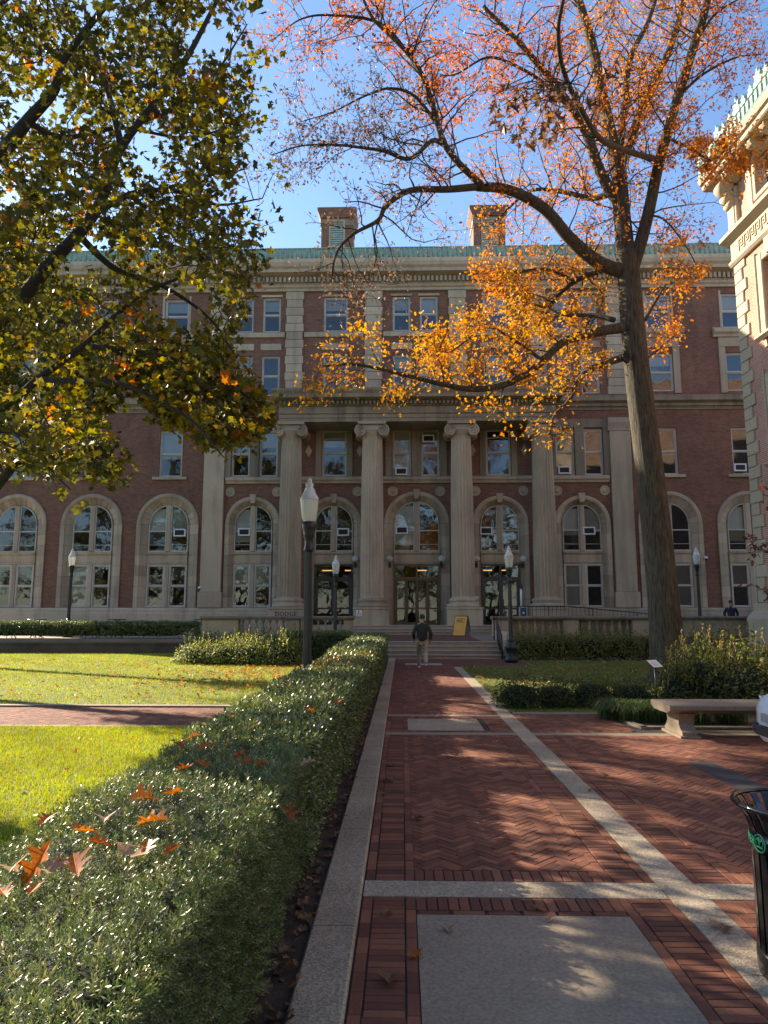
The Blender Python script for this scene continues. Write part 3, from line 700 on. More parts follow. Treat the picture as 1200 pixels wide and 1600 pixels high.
# rusticated upper pilasters, block by block
for o in (-12.2, -7.5, -2.6, 2.6, 7.5, 12.2):
    n = 13; z0, z1 = 14.88, 21.68; h = (z1-z0)/n
    for i in range(n):
        w = .56 if i % 2 == 0 else .50
        MB().cham(XC+o-w, XC+o+w, YW-.14, YW+.05, z0+i*h+.006, z0+(i+1)*h-.006, .03).build('pilaster_block', 'limestone', bld)
edges = [-11.62, -8.08, -6.92, -3.18, -2.02, 2.02, 3.18, 6.92, 8.08, 11.62]
for i in range(0, 10, 2):
    a, b = XC+edges[i], XC+edges[i+1]
    if i in (0, 2, 4, 6, 8):
        MB().cham(a+.03, b-.03, YW-.10, YW+.05, 18.72, 19.04, .02).build('belt_course', 'limestone', bld)
for o, k in bays:
    ws = [(XC+o, 1.5)] if k == 'one' else [(XC+o-.85, 1.12), (XC+o+.85, 1.12)]
    for x, w in ws:
        stoneb('lintel_panel', x-w/2-.08, x+w/2+.08, YW-.05, YW+.05, 17.9, 18.32)
        stoneb('window_head', x-w/2-.1, x+w/2+.1, YW-.07, YW+.05, 21.36, 21.5)
# main cornice
MB().prism([(YW+.02, 21.69), (YW-.16, 21.69), (YW-.16, 21.85), (YW-.26, 21.92), (YW-.26, 22.06), (YW-.30, 22.1), (YW-.30, 22.5), (YW-.55, 22.56), (YW-.85, 22.62), (YW-.85, 22.82), (YW-.98, 22.95), (YW-1.02, 23.18), (YW+.02, 23.18)], BX0-.7, BX1, 0).build('main_cornice', 'limestone', bld)
MB().box(BX0-.65, BX1, YW-.98, YW+.3, 23.185, 23.42).build('gutter_fascia', 'limestone', bld)
d = MB(); x = BX0-.3
while x < BX1: d.box(x, x+.15, YW-.5, YW-.29, 22.14, 22.48); x += .27
d.build('dentil_course', 'limestone', bld)
# copper cheneau: ribbed green copper band along the eaves
d = MB().box(BX0-.7, BX1, YW-.96, YW-.80, 23.425, 24.05); x = BX0-.6
while x < BX1:
    d.lathe([(.07, 0), (.06, .45), (.09, .5), (.05, .58), (0.0, .64)], (x, YW-.97, 23.46), 6); x += .3
d.box(BX0-.7, BX1, YW-1.02, YW-.78, 24.05, 24.1).build('copper_edge', 'copper', bld)
MB().add([(BX0, YW-.8, 23.95), (BX1, YW-.8, 23.95), (BX1, YW+3.4, 25.0), (BX0, YW+3.4, 25.0)], [(0, 1, 2, 3)]).build('copper_roof', 'copper', bld)
# eight-sided copper roof lights
for o in (-20.5, -10.4, -.6, 9.6, 19.6):
    x = XC+o; y = YW+5; o_ = MB().lathe([(1.25, 0), (1.25, .15), (1.1, .2), (1.1, .95), (1.3, 1.0), (1.3, 1.12), (.25, 1.5), (0, 1.55)], (x, y, 24.3), 8, False, R(22.5), R(382.5)).build('roof_lantern', 'copper', bld)
    for k in range(8):
        a = R(45*k); c, s = math.cos(a), math.sin(a); rr = 1.035
        MB().add([(x+c*rr-s*u, y+s*rr+c*u, 24.3+z) for u, z in ((-.28, .32), (.28, .32), (.28, .85), (-.28, .85))], [(0, 1, 2, 3)]).build('pane', 'glass', o_)
# chimneys with stone tops and copper louvres
for o in (-5.25, 5.15):
    x = XC+o; y0, y1 = YW+3.4, YW+5.2
    ch = MB().box(x-1.08, x+1.08, y0, y1, 23.9, 28.1).build('chimney', 'brick_front', bld)
    MB().box(x-1.12, x+1.12, y0-.04, y1+.04, 28.105, 28.6).build('chimney_frieze', 'limestone_dark', ch)
    MB().prism([(x-1.14, 28.605), (x+1.14, 28.605), (x+1.34, 29.15), (x+1.34, 29.35), (x-1.34, 29.35), (x-1.34, 29.15)], y0-.2, y1+.2).build('chimney_cap', 'brick_front', ch)
    mb = MB(); ring_rect(mb, x-.55, x+.55, y0-.06, y0+.02, 26.3, 28.5, .1); lv = mb.build('louvre_frame', 'limestone', ch)
    for k in range(12):
        z = 26.45+k*.16
        MB().add([(x-.45, y0-.05, z), (x+.45, y0-.05, z), (x+.45, y0-.012, z+.13), (x-.45, y0-.012, z+.13)], [(0, 1, 2, 3)]).build('louvre_slat', 'copper', ch)
# -------- arches
def arch_unit(x, r, RO, lower, key=False):
    bottom = 2.095 if lower == 'window' else PF
    sp = SP; q = RO-.26
    n = 13
    for i in range(n):
        a0, a1 = math.pi*i/n+.006, math.pi*(i+1)/n-.006; v = []
        for rr, yy in ((r, YW+.26), (q, YW-.03)):
            for a in (a0, (a0+a1)/2, a1): v.append((x+rr*math.cos(a), yy, sp+rr*math.sin(a)))
        w = [(p[0], YW+.34, p[2]) for p in v]
        MB().add(v+w, [(0, 3, 4, 1), (1, 4, 5, 2), (6, 0, 1, 7), (7, 1, 2, 8), (0, 6, 9, 3), (5, 11, 8, 2)]).build('voussoir', 'limestone', bld)
    ar = MB(); k = 24
    prof = [(q+.003, YW+.05), (q+.003, YW-.08), (q+.08, YW-.12), (q+.2, YW-.12), (RO, YW-.06), (RO, YW+.05)]
    vs = []
    for i in range(k+1):
        a = math.pi*i/k
        for rr, yy in prof: vs.append((x+rr*math.cos(a), yy, sp+rr*math.sin(a)))
    m_ = len(prof)
    ar.add(vs, [(i*m_+j, i*m_+j+1, (i+1)*m_+j+1, (i+1)*m_+j) for i in range(k) for j in range(m_-1)]); ar.build('archivolt', 'limestone', bld)
    nb = 8; h = (sp-bottom)/nb
    for s in (-1, 1):
        for i in range(nb):
            pl = [(r, YW+.26), (q, YW-.03), (q, YW-.10), (RO, YW-.10), (RO, YW+.05), (q, YW+.34), (r, YW+.34)]
            if s > 0: pts = [(x+a, b) for a, b in pl]
            else: pts = [(x-a, b) for a, b in pl][::-1]
            MB().prism(pts[::-1], bottom+i*h+.006, bottom+(i+1)*h-.006, 2).build('jamb_stone', 'limestone', bld)
    if key: MB().prism([(x-.13, sp+r+.1), (x+.13, sp+r+.1), (x+.2, sp+RO+.12), (x-.2, sp+RO+.12)], YW-.2, YW+.05).build('keystone', 'limestone', bld)
    # mullion, spandrel band
    MB().cham(x-.13, x+.13, YW+.1, YW+.34, 5.42, sp+r-.02, .03).build('mullion', 'limestone', bld)
    MB().prism([(YW+.34, 4.66), (YW+.14, 4.66), (YW+.10, 4.78), (YW+.16, 4.82), (YW+.16, 5.2), (YW+.08, 5.28), (YW+.06, 5.4), (YW+.34, 5.4)], x-r+.002, x+r-.002, 0).build('spandrel_band', 'limestone', bld)
    # upper sashes under the arch
    for s in (-1, 1):
        f = MB(); t = .06; y0, y1 = YW+.17, YW+.26; xa = .132; xb = r-.004
        arc = lambda rr, u: sp+math.sqrt(max(rr*rr-u*u, 0))
        us = [xa+(xb-xa)*i/10 for i in range(11)]
        def X(u): return x+s*u
        # outer ring following the arch
        outer = [(u, arc(r-.004, u)) for u in us]; inner = [(min(max(u, xa+t), xb-t), arc(r-.004-t, min(u, xb-t))) for u in us]
        for i in range(10):
            a, b, c, e = outer[i], outer[i+1], inner[i+1], inner[i]
            vs = [(X(p[0]), yy, p[1]) for yy in (y0, y1) for p in (a, b, c, e)]
            f.add(vs, [(0, 1, 2, 3), (7, 6, 5, 4), (3, 2, 6, 7)])
        l, h_ = sorted((X(xa), X(xa+t))); f.box(l, h_, y0, y1, 5.4, arc(r-.004, xa))
        l, h_ = sorted((X(xb-t), X(xb))); f.box(l, h_, y0, y1, 5.4, sp+.05)
        l, h_ = sorted((X(xa+t), X(xb-t))); f.box(l, h_, y0, y1, 5.405, 5.49); f.box(l, h_, y0, y1, 6.62, 6.69); f.box(l, h_, y0+.03, y1-.02, 5.82, 5.85)
        o = f.build('arched_window', 'window_paint', bld)
        quad(l, h_, y0+.05, 5.49, 6.62).build('pane', 'glass', o)
        up = [(X(u_), YW+.20, 6.69) for u_ in (xa+t, xb-t)]+[(X(p[0]), YW+.20, p[1]) for p in inner[::-1]]
        MB().add(up, [tuple(range(len(up)))]).build('pane', 'glass', o)
        if random.random() < .35: quad(l, h_, YW+.33, 6.7-random.random()*.9, sp+r*.8).build('blind', 'blind', o)
    if lower == 'window':
        MB().cham(x-.13, x+.13, YW+.1, YW+.34, 2.1, 4.655, .03).build('mullion', 'limestone', bld)
        w = r-.135
        for s in (-1, 1):
            bl = ('blind', random.choice((.5, .98))) if random.random() < .35 else None
            window(x+s*(.132+w/2), w, 2.11, 2.54, bl, y=YW+.05)
for x in wingx: arch_unit(x, 1.2, 1.87, 'window')
for o, k in bays: arch_unit(XC+o, 1.37 if k == 'mid' else 1.14, 1.94 if k == 'mid' else 1.66, 'window' if k == 'pair' else 'door', True)
# -------- doors
def entrance(x, r, mat, glass):
    y = YW+.16; z0, z1 = PF+.02, 4.65
    f = MB(); ring_rect(f, x-r+.005, x+r-.005, y, y+.14, z0, z1, .1); zt = 3.75
    f.box(x-r+.105, x+r-.105, y, y+.14, zt, zt+.14); f.box(x-.05, x+.05, y, y+.14, zt+.14, z1-.1)
    fr = f.build('entrance_frame', mat, bld)
    for s in (-1, 1):
        a, b = sorted((x+s*.055, x+s*(r-.11))); quad(a, b, y+.07, zt+.14, z1-.1).build('pane', glass, fr)
    n = 2 if mat == 'door_black' else 4; wd_ = (2*r-.22)/n
    for i in range(n):
        a = x-r+.11+i*wd_; b = a+wd_
        d_ = MB(); ring_rect(d_, a+.005, b-.005, y+.04, y+.10, z0, zt-.005, .11 if n == 2 else .07); d_.box(a+.11, b-.11, y+.042, y+.098, 2.0, 2.1)
        dl = d_.build('door', mat, bld); quad(a+.1, b-.1, y+.07, z0+.1, zt-.1).build('pane', glass, dl)
        MB().tube([(b-.14 if i % 2 == 0 else a+.14, y+.0, 2.0), (b-.14 if i % 2 == 0 else a+.14, y+.0, 2.6)], .018, 6).build('door_handle', 'bronze', dl)
for o, k in bays:
    if k == 'one': entrance(XC+o, 1.14, 'door_black', 'glass_doors')
    if k == 'mid': entrance(XC+o, 1.37, 'bronze', 'glass_doors')
# -------- wall behind the columns: bands, panels, roundels, diamonds
MB().prism([(YW+.02, 9.5), (YW-.10, 9.5), (YW-.14, 9.62), (YW-.22, 9.7), (YW-.22, 9.85), (YW-.08, 9.93), (YW+.02, 9.93)], XC-11.5, XC+11.5, 0).build('sill_band', 'limestone', bld)
MB().box(XC-11.5, XC+11.5, YW-.08, YW+.02, 12.86, 13.39).build('frieze_band', 'limestone_dark', bld)
for o, k in bays:
    x = XC+o
    if k == 'one':
        for s in (-1, 1):
            a, b = sorted((x+s*.76, x+s*1.12)); stoneb('window_pier', a, b, YW-.1, YW+.05, 9.935, 12.855, 'limestone_dark')
            MB().prism([(x+s*1.55-.2, 11.5), (x+s*1.55, 11.12), (x+s*1.55+.2, 11.5), (x+s*1.55, 11.88)], YW-.05, YW+.02).build('diamond_inlay', 'limestone', bld)
    else:
        for a, b in ((-.28, .28), (1.42, 1.85), (-1.85, -1.42)): stoneb('window_pier', x+a, x+b, YW-.1, YW+.05, 9.935, 12.855, 'limestone_dark')
    for s in (-1, 1):
        rd = MB().lathe([(.0, -.06), (.12, -.06), (.14, -.03), (.22, -.03), (.25, -.05), (.29, -.05), (.31, 0), (.31, .04)], (0, 0, 0), 20)
        rd.v = [(x+s*1.42+p[0], YW+p[2], 9.0+p[1]) for p in rd.v]; rd.build('roundel', 'limestone', bld)
# -------- columns
YCOL = 40.4
def column(x):
    mb = MB(); seg = 24*4; prof = [(.70, 2.62), (.665, 2.72), (.665, 5.0), (.645, 8.0), (.60, 10.6), (.575, 11.75), (.60, 11.9)]
    vs = []
    for j, (r, z) in enumerate(prof):
        for i in range(seg):
            a = 2*math.pi*i/seg; k = i % 4
            rr = r*(1-(0, .07, .10, .07)[k]*(1.0 if 0 < j < 6 else .2)); vs.append((x+rr*math.cos(a), YCOL+rr*math.sin(a), z))
    mb.add(vs, [(j*seg+i, j*seg+(i+1) % seg, (j+1)*seg+(i+1) % seg, (j+1)*seg+i) for j in range(len(prof)-1) for i in range(seg)])
    sh = mb.build('column_shaft', 'limestone', bld)
    MB().lathe([(.92, 2.1), (.95, 2.16), (.93, 2.28), (.80, 2.32), (.78, 2.40), (.86, 2.46), (.84, 2.56), (.72, 2.60), (.70, 2.64)], (x, YCOL, 0), 32).build('column_base', 'limestone', bld)
    MB().cham(x-.98, x+.98, YCOL-.98, YCOL+1.3, TZ, 2.0, .03).box(x-1.02, x+1.02, YCOL-1.02, YCOL+1.3, 2.0, 2.1).box(x-1.03, x+1.03, YCOL-1.03, YCOL+1.3, TZ, TZ+.5).build('pedestal', 'limestone', bld)
    c = MB().lathe([(.58, 11.88), (.63, 11.95), (.60, 12.02), (.76, 12.18), (.78, 12.30)], (x, YCOL, 0), 32)
    c.box(x-.62, x+.62, YCOL-.66, YCOL+.66, 12.28, 12.52); c.prism([(x-.78, 12.55), (x+.78, 12.55), (x+.84, 12.72), (x-.84, 12.72)], YCOL-.8, YCOL+.8)
    cp = c.build('column_capital', 'limestone', bld)
    for s in (-1, 1):
        vx = x+s*.66; vz = 12.18
        v = MB()
        disc = [(vx+.30*math.cos(a*math.pi/12), vz+.30*math.sin(a*math.pi/12)) for a in range(24)]
        v.prism(disc[::-1], YCOL-.66, YCOL+.66, 1, True)
        for yy in (YCOL-.68, YCOL+.68):
            sp_ = [(vx-s*(.345*(1-.85*i/36))*math.cos(i*math.pi/8+1.57*0+math.pi/2*s*0), yy, vz+.345*(1-.85*i/36)*math.sin(math.pi/2+i*math.pi/8)*1.0) for i in range(37)]
            sp_ = [(vx+s*(.345*(1-.85*i/36))*math.sin(i*math.pi/8), yy, vz+.345*(1-.85*i/36)*math.cos(i*math.pi/8)) for i in range(37)]
            v.tube(sp_, [.05*(1-.6*i/36) for i in range(37)], 6)
        v.build('volute', 'limestone', cp)
for o in (-7.3, -2.58, 2.58, 7.25): column(XC+o)
# -------- entablature over the columns
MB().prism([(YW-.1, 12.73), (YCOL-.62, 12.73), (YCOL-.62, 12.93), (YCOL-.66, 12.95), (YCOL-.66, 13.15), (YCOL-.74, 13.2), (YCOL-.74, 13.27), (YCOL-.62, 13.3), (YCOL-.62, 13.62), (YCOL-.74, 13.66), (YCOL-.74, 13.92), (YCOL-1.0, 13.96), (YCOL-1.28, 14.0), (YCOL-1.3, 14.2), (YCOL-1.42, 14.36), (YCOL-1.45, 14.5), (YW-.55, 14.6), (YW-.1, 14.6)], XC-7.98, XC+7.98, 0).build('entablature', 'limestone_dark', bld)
for s in (-1, 1):
    a, b = sorted((XC+s*7.985, XC+s*8.3)); MB().prism([(YW-.55, 13.96), (YCOL-1.28, 14.0), (YCOL-1.3, 14.2), (YCOL-1.42, 14.36), (YCOL-1.45, 14.5), (YW-.55, 14.6)], a, b, 0).build('cornice_return', 'limestone_dark', bld)
d = MB(); x = XC-7.9
while x < XC+7.8: d.box(x, x+.13, YCOL-.92, YCOL-.735, 13.7, 13.9); x += .235
d.build('dentil_course', 'limestone_dark', bld)
# entrance floor between and behind the columns
MB().box(XC-11.4, XC-3.9, 39.3, YW-.35, TZ-.003, PF).build('porch_floor', 'granite', bld)
MB().box(XC+3.9, XC+11.4, 39.3, YW-.35, TZ-.003, PF).build('porch_floor', 'granite', bld)
# carved name
def text(body, size, mat, parent, loc, rot, ext=.004, align='CENTER', name='lettering'):
    c = bpy.data.curves.new('t', 'FONT'); c.body = body; c.size = size; c.extrude = ext; c.align_x = align; c.align_y = 'CENTER'; c.resolution_u = 2
    o = bpy.data.objects.new('t', c); COL.objects.link(o)
    me = bpy.data.meshes.new_from_object(o.evaluated_get(bpy.context.evaluated_depsgraph_get())); bpy.data.objects.remove(o); bpy.data.curves.remove(c)
    me.materials.clear(); me.materials.append(M(mat)); me.name = name
    t = bpy.data.objects.new(name, me); link(t, parent); t.location = loc; t.rotation_euler = rot; return t
text('DODGE', .34, 'ink', bld, (XC-7.3, YCOL-.99, 1.72), (R(90), 0, 0))
# -------- small things fixed to the front
for k, (px, lb) in enumerate(((555, 'globe wall lamp right of the left black door'), (609, 'globe wall lamp left of the bronze doors'), (690, 'globe wall lamp right of the bronze doors'), (745, 'globe wall lamp left of the right black door'), (817, 'globe wall lamp right of the right black door'))):
    p = W(px, 873, YW-.42); t = thing('wall_lamp', (p.x, YW-.1, p.z-.3), 'white '+lb, 'lamp', 'globe wall lamps by the doors')
    MB().tube([(p.x, YW-.05, p.z-.38), (p.x, YW-.42, p.z-.36), (p.x, YW-.42, p.z-.16)], .035, 8).lathe([(.09, 0), (.09, .04), (.06, .06)], (p.x, p.y, p.z-.19), 12).box(p.x-.08, p.x+.08, YW-.12, YW+.0, p.z-.5, p.z-.24).build('bracket', 'black_metal', t)
    MB().lathe([(.19*math.sin(math.pi*i/12), -.19*math.cos(math.pi*i/12)) for i in range(13)], tuple(p), 18).build('globe', 'lamp_glass', t)
AC = [(381, 831, .24, 'in the arched window left of the leftmost column'), (536, 831, .24, 'in the arched window over the left black door'), (627, 737, .0, 'low in the left window above the bronze doors'), (669, 686, .0, 'high in the right window above the bronze doors'),
      (628, 828, .24, 'in the arched window over the bronze doors'), (760, 829, .24, 'in the arched window over the right black door'), (881, 735, .0, 'low in the window right of the rightmost column'), (921, 829, .24, 'in the arched window right of the rightmost column'), (280, 832, .24, 'in the left wing arch nearest the columns'), (1155, 731, 0, 'in the far right window beside the cream quoins')]
for px, py, dy, lb in AC:
    p = W(px, py, YW+.05); w, h = .36, .23; y0 = YW-.12+dy*.9
    t = thing('air_conditioner', (p.x, y0+.2, p.z-h), 'boxy air conditioner '+lb, 'air conditioner', 'window air conditioners')
    f = MB(); ring_rect(f, p.x-w, p.x+w, y0, y0+.4, p.z-h, p.z+h, .075); f.box(p.x-w+.05, p.x+w-.05, y0+.1, y0+.4, p.z-h+.05, p.z+h-.05); f.build('case', 'white_paint', t)
    g = MB()
    for k in range(7): g.box(p.x-w+.06, p.x+w-.06, y0+.03, y0+.05, p.z-h+.07+k*.046, p.z-h+.095+k*.046)
    g.box(p.x-w+.055, p.x+w-.055, y0+.06, y0+.095, p.z-h+.055, p.z+h-.055); g.build('grille', 'dark_grille', t)
p = W(561, 958, YCOL-1.0)
t = MB().box(p.x-.16, p.x+.16, YCOL-1.05, YCOL-1.032, p.z-.17, p.z+.17).build('access_sign', 'white_paint', None, label='small white wheelchair access sign on the column pedestal left of the steps', cat='sign')
wc = MB().lathe([(.035, 0), (0, .01)], (0, 0, 0), 10); wc.v = [(p.x-.02+a, YCOL-1.055-c*.1, p.z+.1+b_) for a, b_, c in wc.v]
wc.tube([(p.x-.02, YCOL-1.056, p.z+.06), (p.x-.02, YCOL-1.056, p.z-.02), (p.x+.06, YCOL-1.056, p.z-.02), (p.x+.09, YCOL-1.056, p.z-.1)], .013, 5)
wc.tube([(p.x-.03+.07*math.cos(a), YCOL-1.056, p.z-.05+.07*math.sin(a)) for a in np.linspace(1.9, 5.6, 10)], .011, 5); wc.build('symbol', 'ink', t)
p = W(745, 938, YCOL+.9)
t = MB().box(p.x-.15, p.x+.15, YW-.30, YW-.12, p.z-.24, p.z+.24).build('number_sign', 'white_paint', None, label='small white wall sign with the figure six beside the right black door', cat='sign')
text('6', .36, 'ink', t, (p.x, YW-.305, p.z), (R(90), 0, 0))
for px, py, lb in ((312, 917, 'small white security camera on brick beside the left broad pilaster'), (1103, 870, 'small white security camera on brick near the right lamp')):
    p = W(px, py, YW-.2); t = thing('security_camera', (p.x, YW, p.z), lb, 'camera', 'security cameras')
    MB().tube([(p.x, YW+.0, p.z), (p.x, YW-.2, p.z)], .05, 8).lathe([(.1, -.05), (.11, 0), (.1, .06), (0, .1)], (p.x, YW-.2, p.z-.06), 12).build('housing', 'white_paint', t)
    MB().lathe([(.0, -.09), (.06, -.07), (.08, 0)], (p.x, YW-.2, p.z-.1), 12).build('dome', 'dark_grille', t)
# ================================================================== SUNLIT BUILDING AT THE RIGHT (own frame: x from the far corner towards the camera, y into the building)
rb = thing('corner_building', (13.84, 28.0, 0), 'sunlit brick building with cream quoins and green copper cresting at the right edge', 'building', local=True)
rb.rotation_euler = (0, 0, R(-90+2.38))
RL = 24.0
def RB(mb, name, mat='limestone_cream', parent=None): return mb.build(name, mat, parent or rb)
wx = [2.75, 6.6, 10.45, 14.3, 18.15]
rr_ = []
for x in wx: rr_ += [(x-.72, x+.72, 12.3, 15.2), (x-.72, x+.72, 7.4, 10.5), (x-.72, x+.72, 2.9, 5.9), (x-.66, x+.66, 17.75, 19.45)]
mb = MB(); wall_grid(mb, 0, RL, 0, 19.8, rr_, [], 0, .3)
mb.add([(0, 0, 0), (0, 16, 0), (0, 16, 20.4), (0, 0, 20.4), (RL, 0, 0), (RL, 16, 0), (RL, 16, 20.4), (RL, 0, 20.4)], [(0, 3, 2, 1), (4, 5, 6, 7), (3, 7, 6, 2), (1, 2, 6, 5)])
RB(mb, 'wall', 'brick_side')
im = MB().box(.1, RL-.1, 2.6, 2.7, 0, 19.8)
for z in (2.5, 6.6, 11.4, 16.6, 19.7): im.box(.1, RL-.1, .31, 2.6, z-.2, z)
RB(im, 'interior_walls', 'room')
for x in wx:
    for z0, h, w, hood in ((12.3, 2.9, 1.44, 1), (7.4, 3.1, 1.44, 1), (2.9, 3.0, 1.44, 0), (17.75, 1.7, 1.32, 0)):
        o = window(x, w, z0, h, ('blind', random.choice((.4, .6, .97))) if random.random() < .6 else None, y=0.05, parent=rb)
        a, b_ = x-w/2, x+w/2
        if h > 2:
            for s in (-1, 1):
                u, v_ = sorted((x+s*(w/2+.004), x+s*(w/2+.36)))
                m_ = MB().cham(u, v_, -.12, .05, z0, z0+h+.36, .03); RB(m_, 'window_jamb')
                u, v_ = sorted((x+s*(w/2+.36), x+s*(w/2+.46))); RB(MB().cham(u, v_, -.17, .05, z0, z0+h+.46, .03), 'jamb_moulding')
            RB(MB().cham(a, b_, -.12, .05, z0+h+.004, z0+h+.36, .03), 'lintel')
            RB(MB().prism([(x-.16, z0+h+.0), (x+.16, z0+h+.0), (x+.25, z0+h+.62), (x-.25, z0+h+.62)], -.26, .04), 'keystone')
            RB(MB().prism([(.05, z0-.03), (-.16, z0-.2), (-.2, z0-.2), (-.34, z0-.1), (-.34, z0-.02), (.05, z0-.005)], a-.5, b_+.5, 0), 'sill')
            for s in (-1, 1): RB(MB().prism([(.04, z0-.22), (-.14, z0-.22), (-.1, z0-.5), (.04, z0-.56)], x+s*.85-.09, x+s*.85+.09, 0), 'sill_bracket')
        else:
            f = MB(); ring_rect(f, a-.16, b_+.16, -.16, .06, z0-.05, z0+h+.12, .16); RB(f, 'window_surround')
# quoins
z = 2.2; i = 0
while z < 16.2:
    l = .78 if i % 2 == 0 else .52
    RB(MB().cham(-.06, l, -.07, .5, z+.008, z+.472, .025), 'quoin'); z += .48; i += 1
RB(MB().prism([(.04, 0), (-.4, 0), (-.4, 1.6), (-.3, 1.75), (-.12, 1.9), (-.12, 2.19), (.04, 2.19)], -.3, RL, 0), 'plinth')
# key-pattern frieze and belt
RB(MB().box(-.10, RL, -.11, .04, 16.2, 16.98), 'frieze')
RB(MB().prism([(.04, 15.98), (-.12, 15.98), (-.2, 16.08), (-.2, 16.19), (.04, 16.19)], -.16, RL, 0), 'frieze_moulding')
RB(MB().prism([(.04, 16.985), (-.14, 16.985), (-.3, 17.1), (-.42, 17.16), (-.42, 17.32), (-.2, 17.42), (.04, 17.42)], -.4, RL, 0), 'belt_cornice')
key = MB()
for k in range(5):
    x = .55+k*.42
    for u0, u1, z0, z1 in ((0, .05, 16.36, 16.84), (.05, .33, 16.79, 16.84), (.28, .33, 16.5, 16.79), (.14, .28, 16.5, 16.55), (.14, .19, 16.55, 16.68), (.33, .42, 16.36, 16.41)):
        key.box(x+u0, x+u1, -.15, -.105, z0, z1)
RB(key, 'key_ornament', 'limestone_cream')
# attic pilasters with scrolled brackets
for x in [.28]+[w+1.93 for w in wx]:
    RB(MB().cham(x-.36, x+.36, -.16, .05, 17.43, 19.2, .03), 'attic_pilaster')
    RB(MB().cham(x-.24, x+.24, -.20, -.155, 17.55, 18.6, .02), 'pilaster_panel')
    br = MB()
    for s, yy in ((.30, -.42), (.2, -.3), (.14, -.22)):
        zz = {.30: 19.3, .2: 18.85, .14: 18.55}[s]
        pr = [(yy+s*math.cos(a*math.pi/8), zz+s*math.sin(a*math.pi/8)) for a in range(16)]; br.prism(pr, x-.27, x+.27, 0, True)
    RB(br, 'scroll_bracket')
for w in wx:
    for s in (-1, 1): RB(MB().cham(w+s*1.2-.2, w+s*1.2+.2, -.1, .04, 17.6, 19.3, .03), 'attic_panel')
x = .75
while x < RL-1:
    RB(MB().prism([(-.04, 19.3), (-.4, 19.42), (-.6, 19.5), (-.68, 19.62), (-.64, 19.78), (-.04, 19.78)], x-.16, x+.16, 0), 'eave_bracket'); x += .96
RB(MB().prism([(.3, 19.79), (-.75, 19.79), (-.8, 19.84), (-.8, 20.0), (-.9, 20.06), (-.96, 20.22), (-.96, 20.32), (.3, 20.32)], -.8, RL, 0), 'eave_cornice')
RB(MB().prism([(.2, 20.325), (-.94, 20.325), (-.98, 20.4), (-.88, 20.55), (-.84, 20.95), (-.9, 21.0), (-.8, 21.05), (.2, 21.2)], -.85, RL, 0), 'copper_cheneau', 'copper')
orn = MB()
sh = [(-.2, 0), (-.24, .16), (-.12, .22), (-.17, .4), (-.06, .36), (0, .56), (.06, .36), (.17, .4), (.12, .22), (.24, .16), (.2, 0)]
orn.prism(sh, -.05, .05); ome = orn.mesh('cresting_ornament', 'copper')
x = -.65; k = 0
while x < RL-1:
    o = bpy.data.objects.new('cresting_ornament', ome); COL.objects.link(o); o.parent = rb; o.location = (x, -.84, 21.0); s = 1.25 if k % 3 == 0 else .8; o.scale = (s, 1.4, s); x += .52; k += 1
x = -.7
dm = MB()
while x < RL-1: dm.box(x, x+.16, -.93, -.83, 20.5, 20.9); x += .3
RB(dm, 'copper_panels', 'copper')

# ================================================================== LAMP POSTS
def lamp_proto():
    t = thing('lamp_post', (0, 0, 0), 'x', 'lamp post', 'black lamp posts with acorn globes', local=True)
    p = MB().lathe([(.24, 0), (.24, .12), (.20, .16), (.20, .46), (.23, .5), (.22, .56), (.13, .68), (.11, .74), (.13, .77), (.10, .82), (.085, .9)], seg=16)
    p.build('base', 'black_metal', t)
    mb = MB(); seg = 24; pr = [(.085, .9), (.08, 1.0), (.068, 2.9)]
    vs = []
    for r, z in pr:
        for i in range(seg*2): a = math.pi*i/seg; rr = r*(.93 if i % 2 else 1.0); vs.append((rr*math.cos(a), rr*math.sin(a), z))
    n = seg*2; mb.add(vs, [(j*n+i, j*n+(i+1) % n, (j+1)*n+(i+1) % n, (j+1)*n+i) for j in range(2) for i in range(n)]); mb.build('pole', 'black_metal', t)
    MB().lathe([(.07, 2.9), (.09, 2.93), (.09, 2.98), (.075, 3.0), (.075, 3.14), (.10, 3.18), (.10, 3.24), (.115, 3.32), (.13, 3.36), (.13, 3.44), (.10, 3.46)], seg=16).build('fitter', 'black_metal', t)
    g = MB(); seg = 32; pr = [(.108, 3.46), (.13, 3.52), (.15, 3.67), (.163, 3.82), (.168, 3.86)]
    vs = []
    for r, z in pr:
        for i in range(seg): a = 2*math.pi*i/seg; rr = r*(1+.012*(i % 2)); vs.append((rr*math.cos(a), rr*math.sin(a), z))
    g.add(vs, [(j*seg+i, j*seg+(i+1) % seg, (j+1)*seg+(i+1) % seg, (j+1)*seg+i) for j in range(len(pr)-1) for i in range(seg)], True); g.build('globe', 'lamp_glass', t)
    MB().lathe([(.17, 3.86), (.178, 3.88), (.168, 3.90), (.142, 3.95), (.10, 4.03), (.08, 4.08), (.06, 4.10), (.075, 4.13), (.07, 4.17), (.035, 4.20), (.045, 4.23), (.03, 4.26), (0, 4.28)], seg=24).build('globe_top', 'lamp_top', t)
    return t
m, nt, b = newmat('lamp_top'); b.inputs['Base Color'].default_value = (.8, .8, .78, 1); b.inputs['Roughness'].default_value = .12; b.inputs['Transmission Weight'].default_value = .35
lp = lamp_proto()
def dup(root):
    r = root.copy(); COL.objects.link(r)
    for c in root.children:
        k = c.copy(); COL.objects.link(k); k.parent = r
        for g_ in c.children: q = g_.copy(); COL.objects.link(q); q.parent = k
    return r
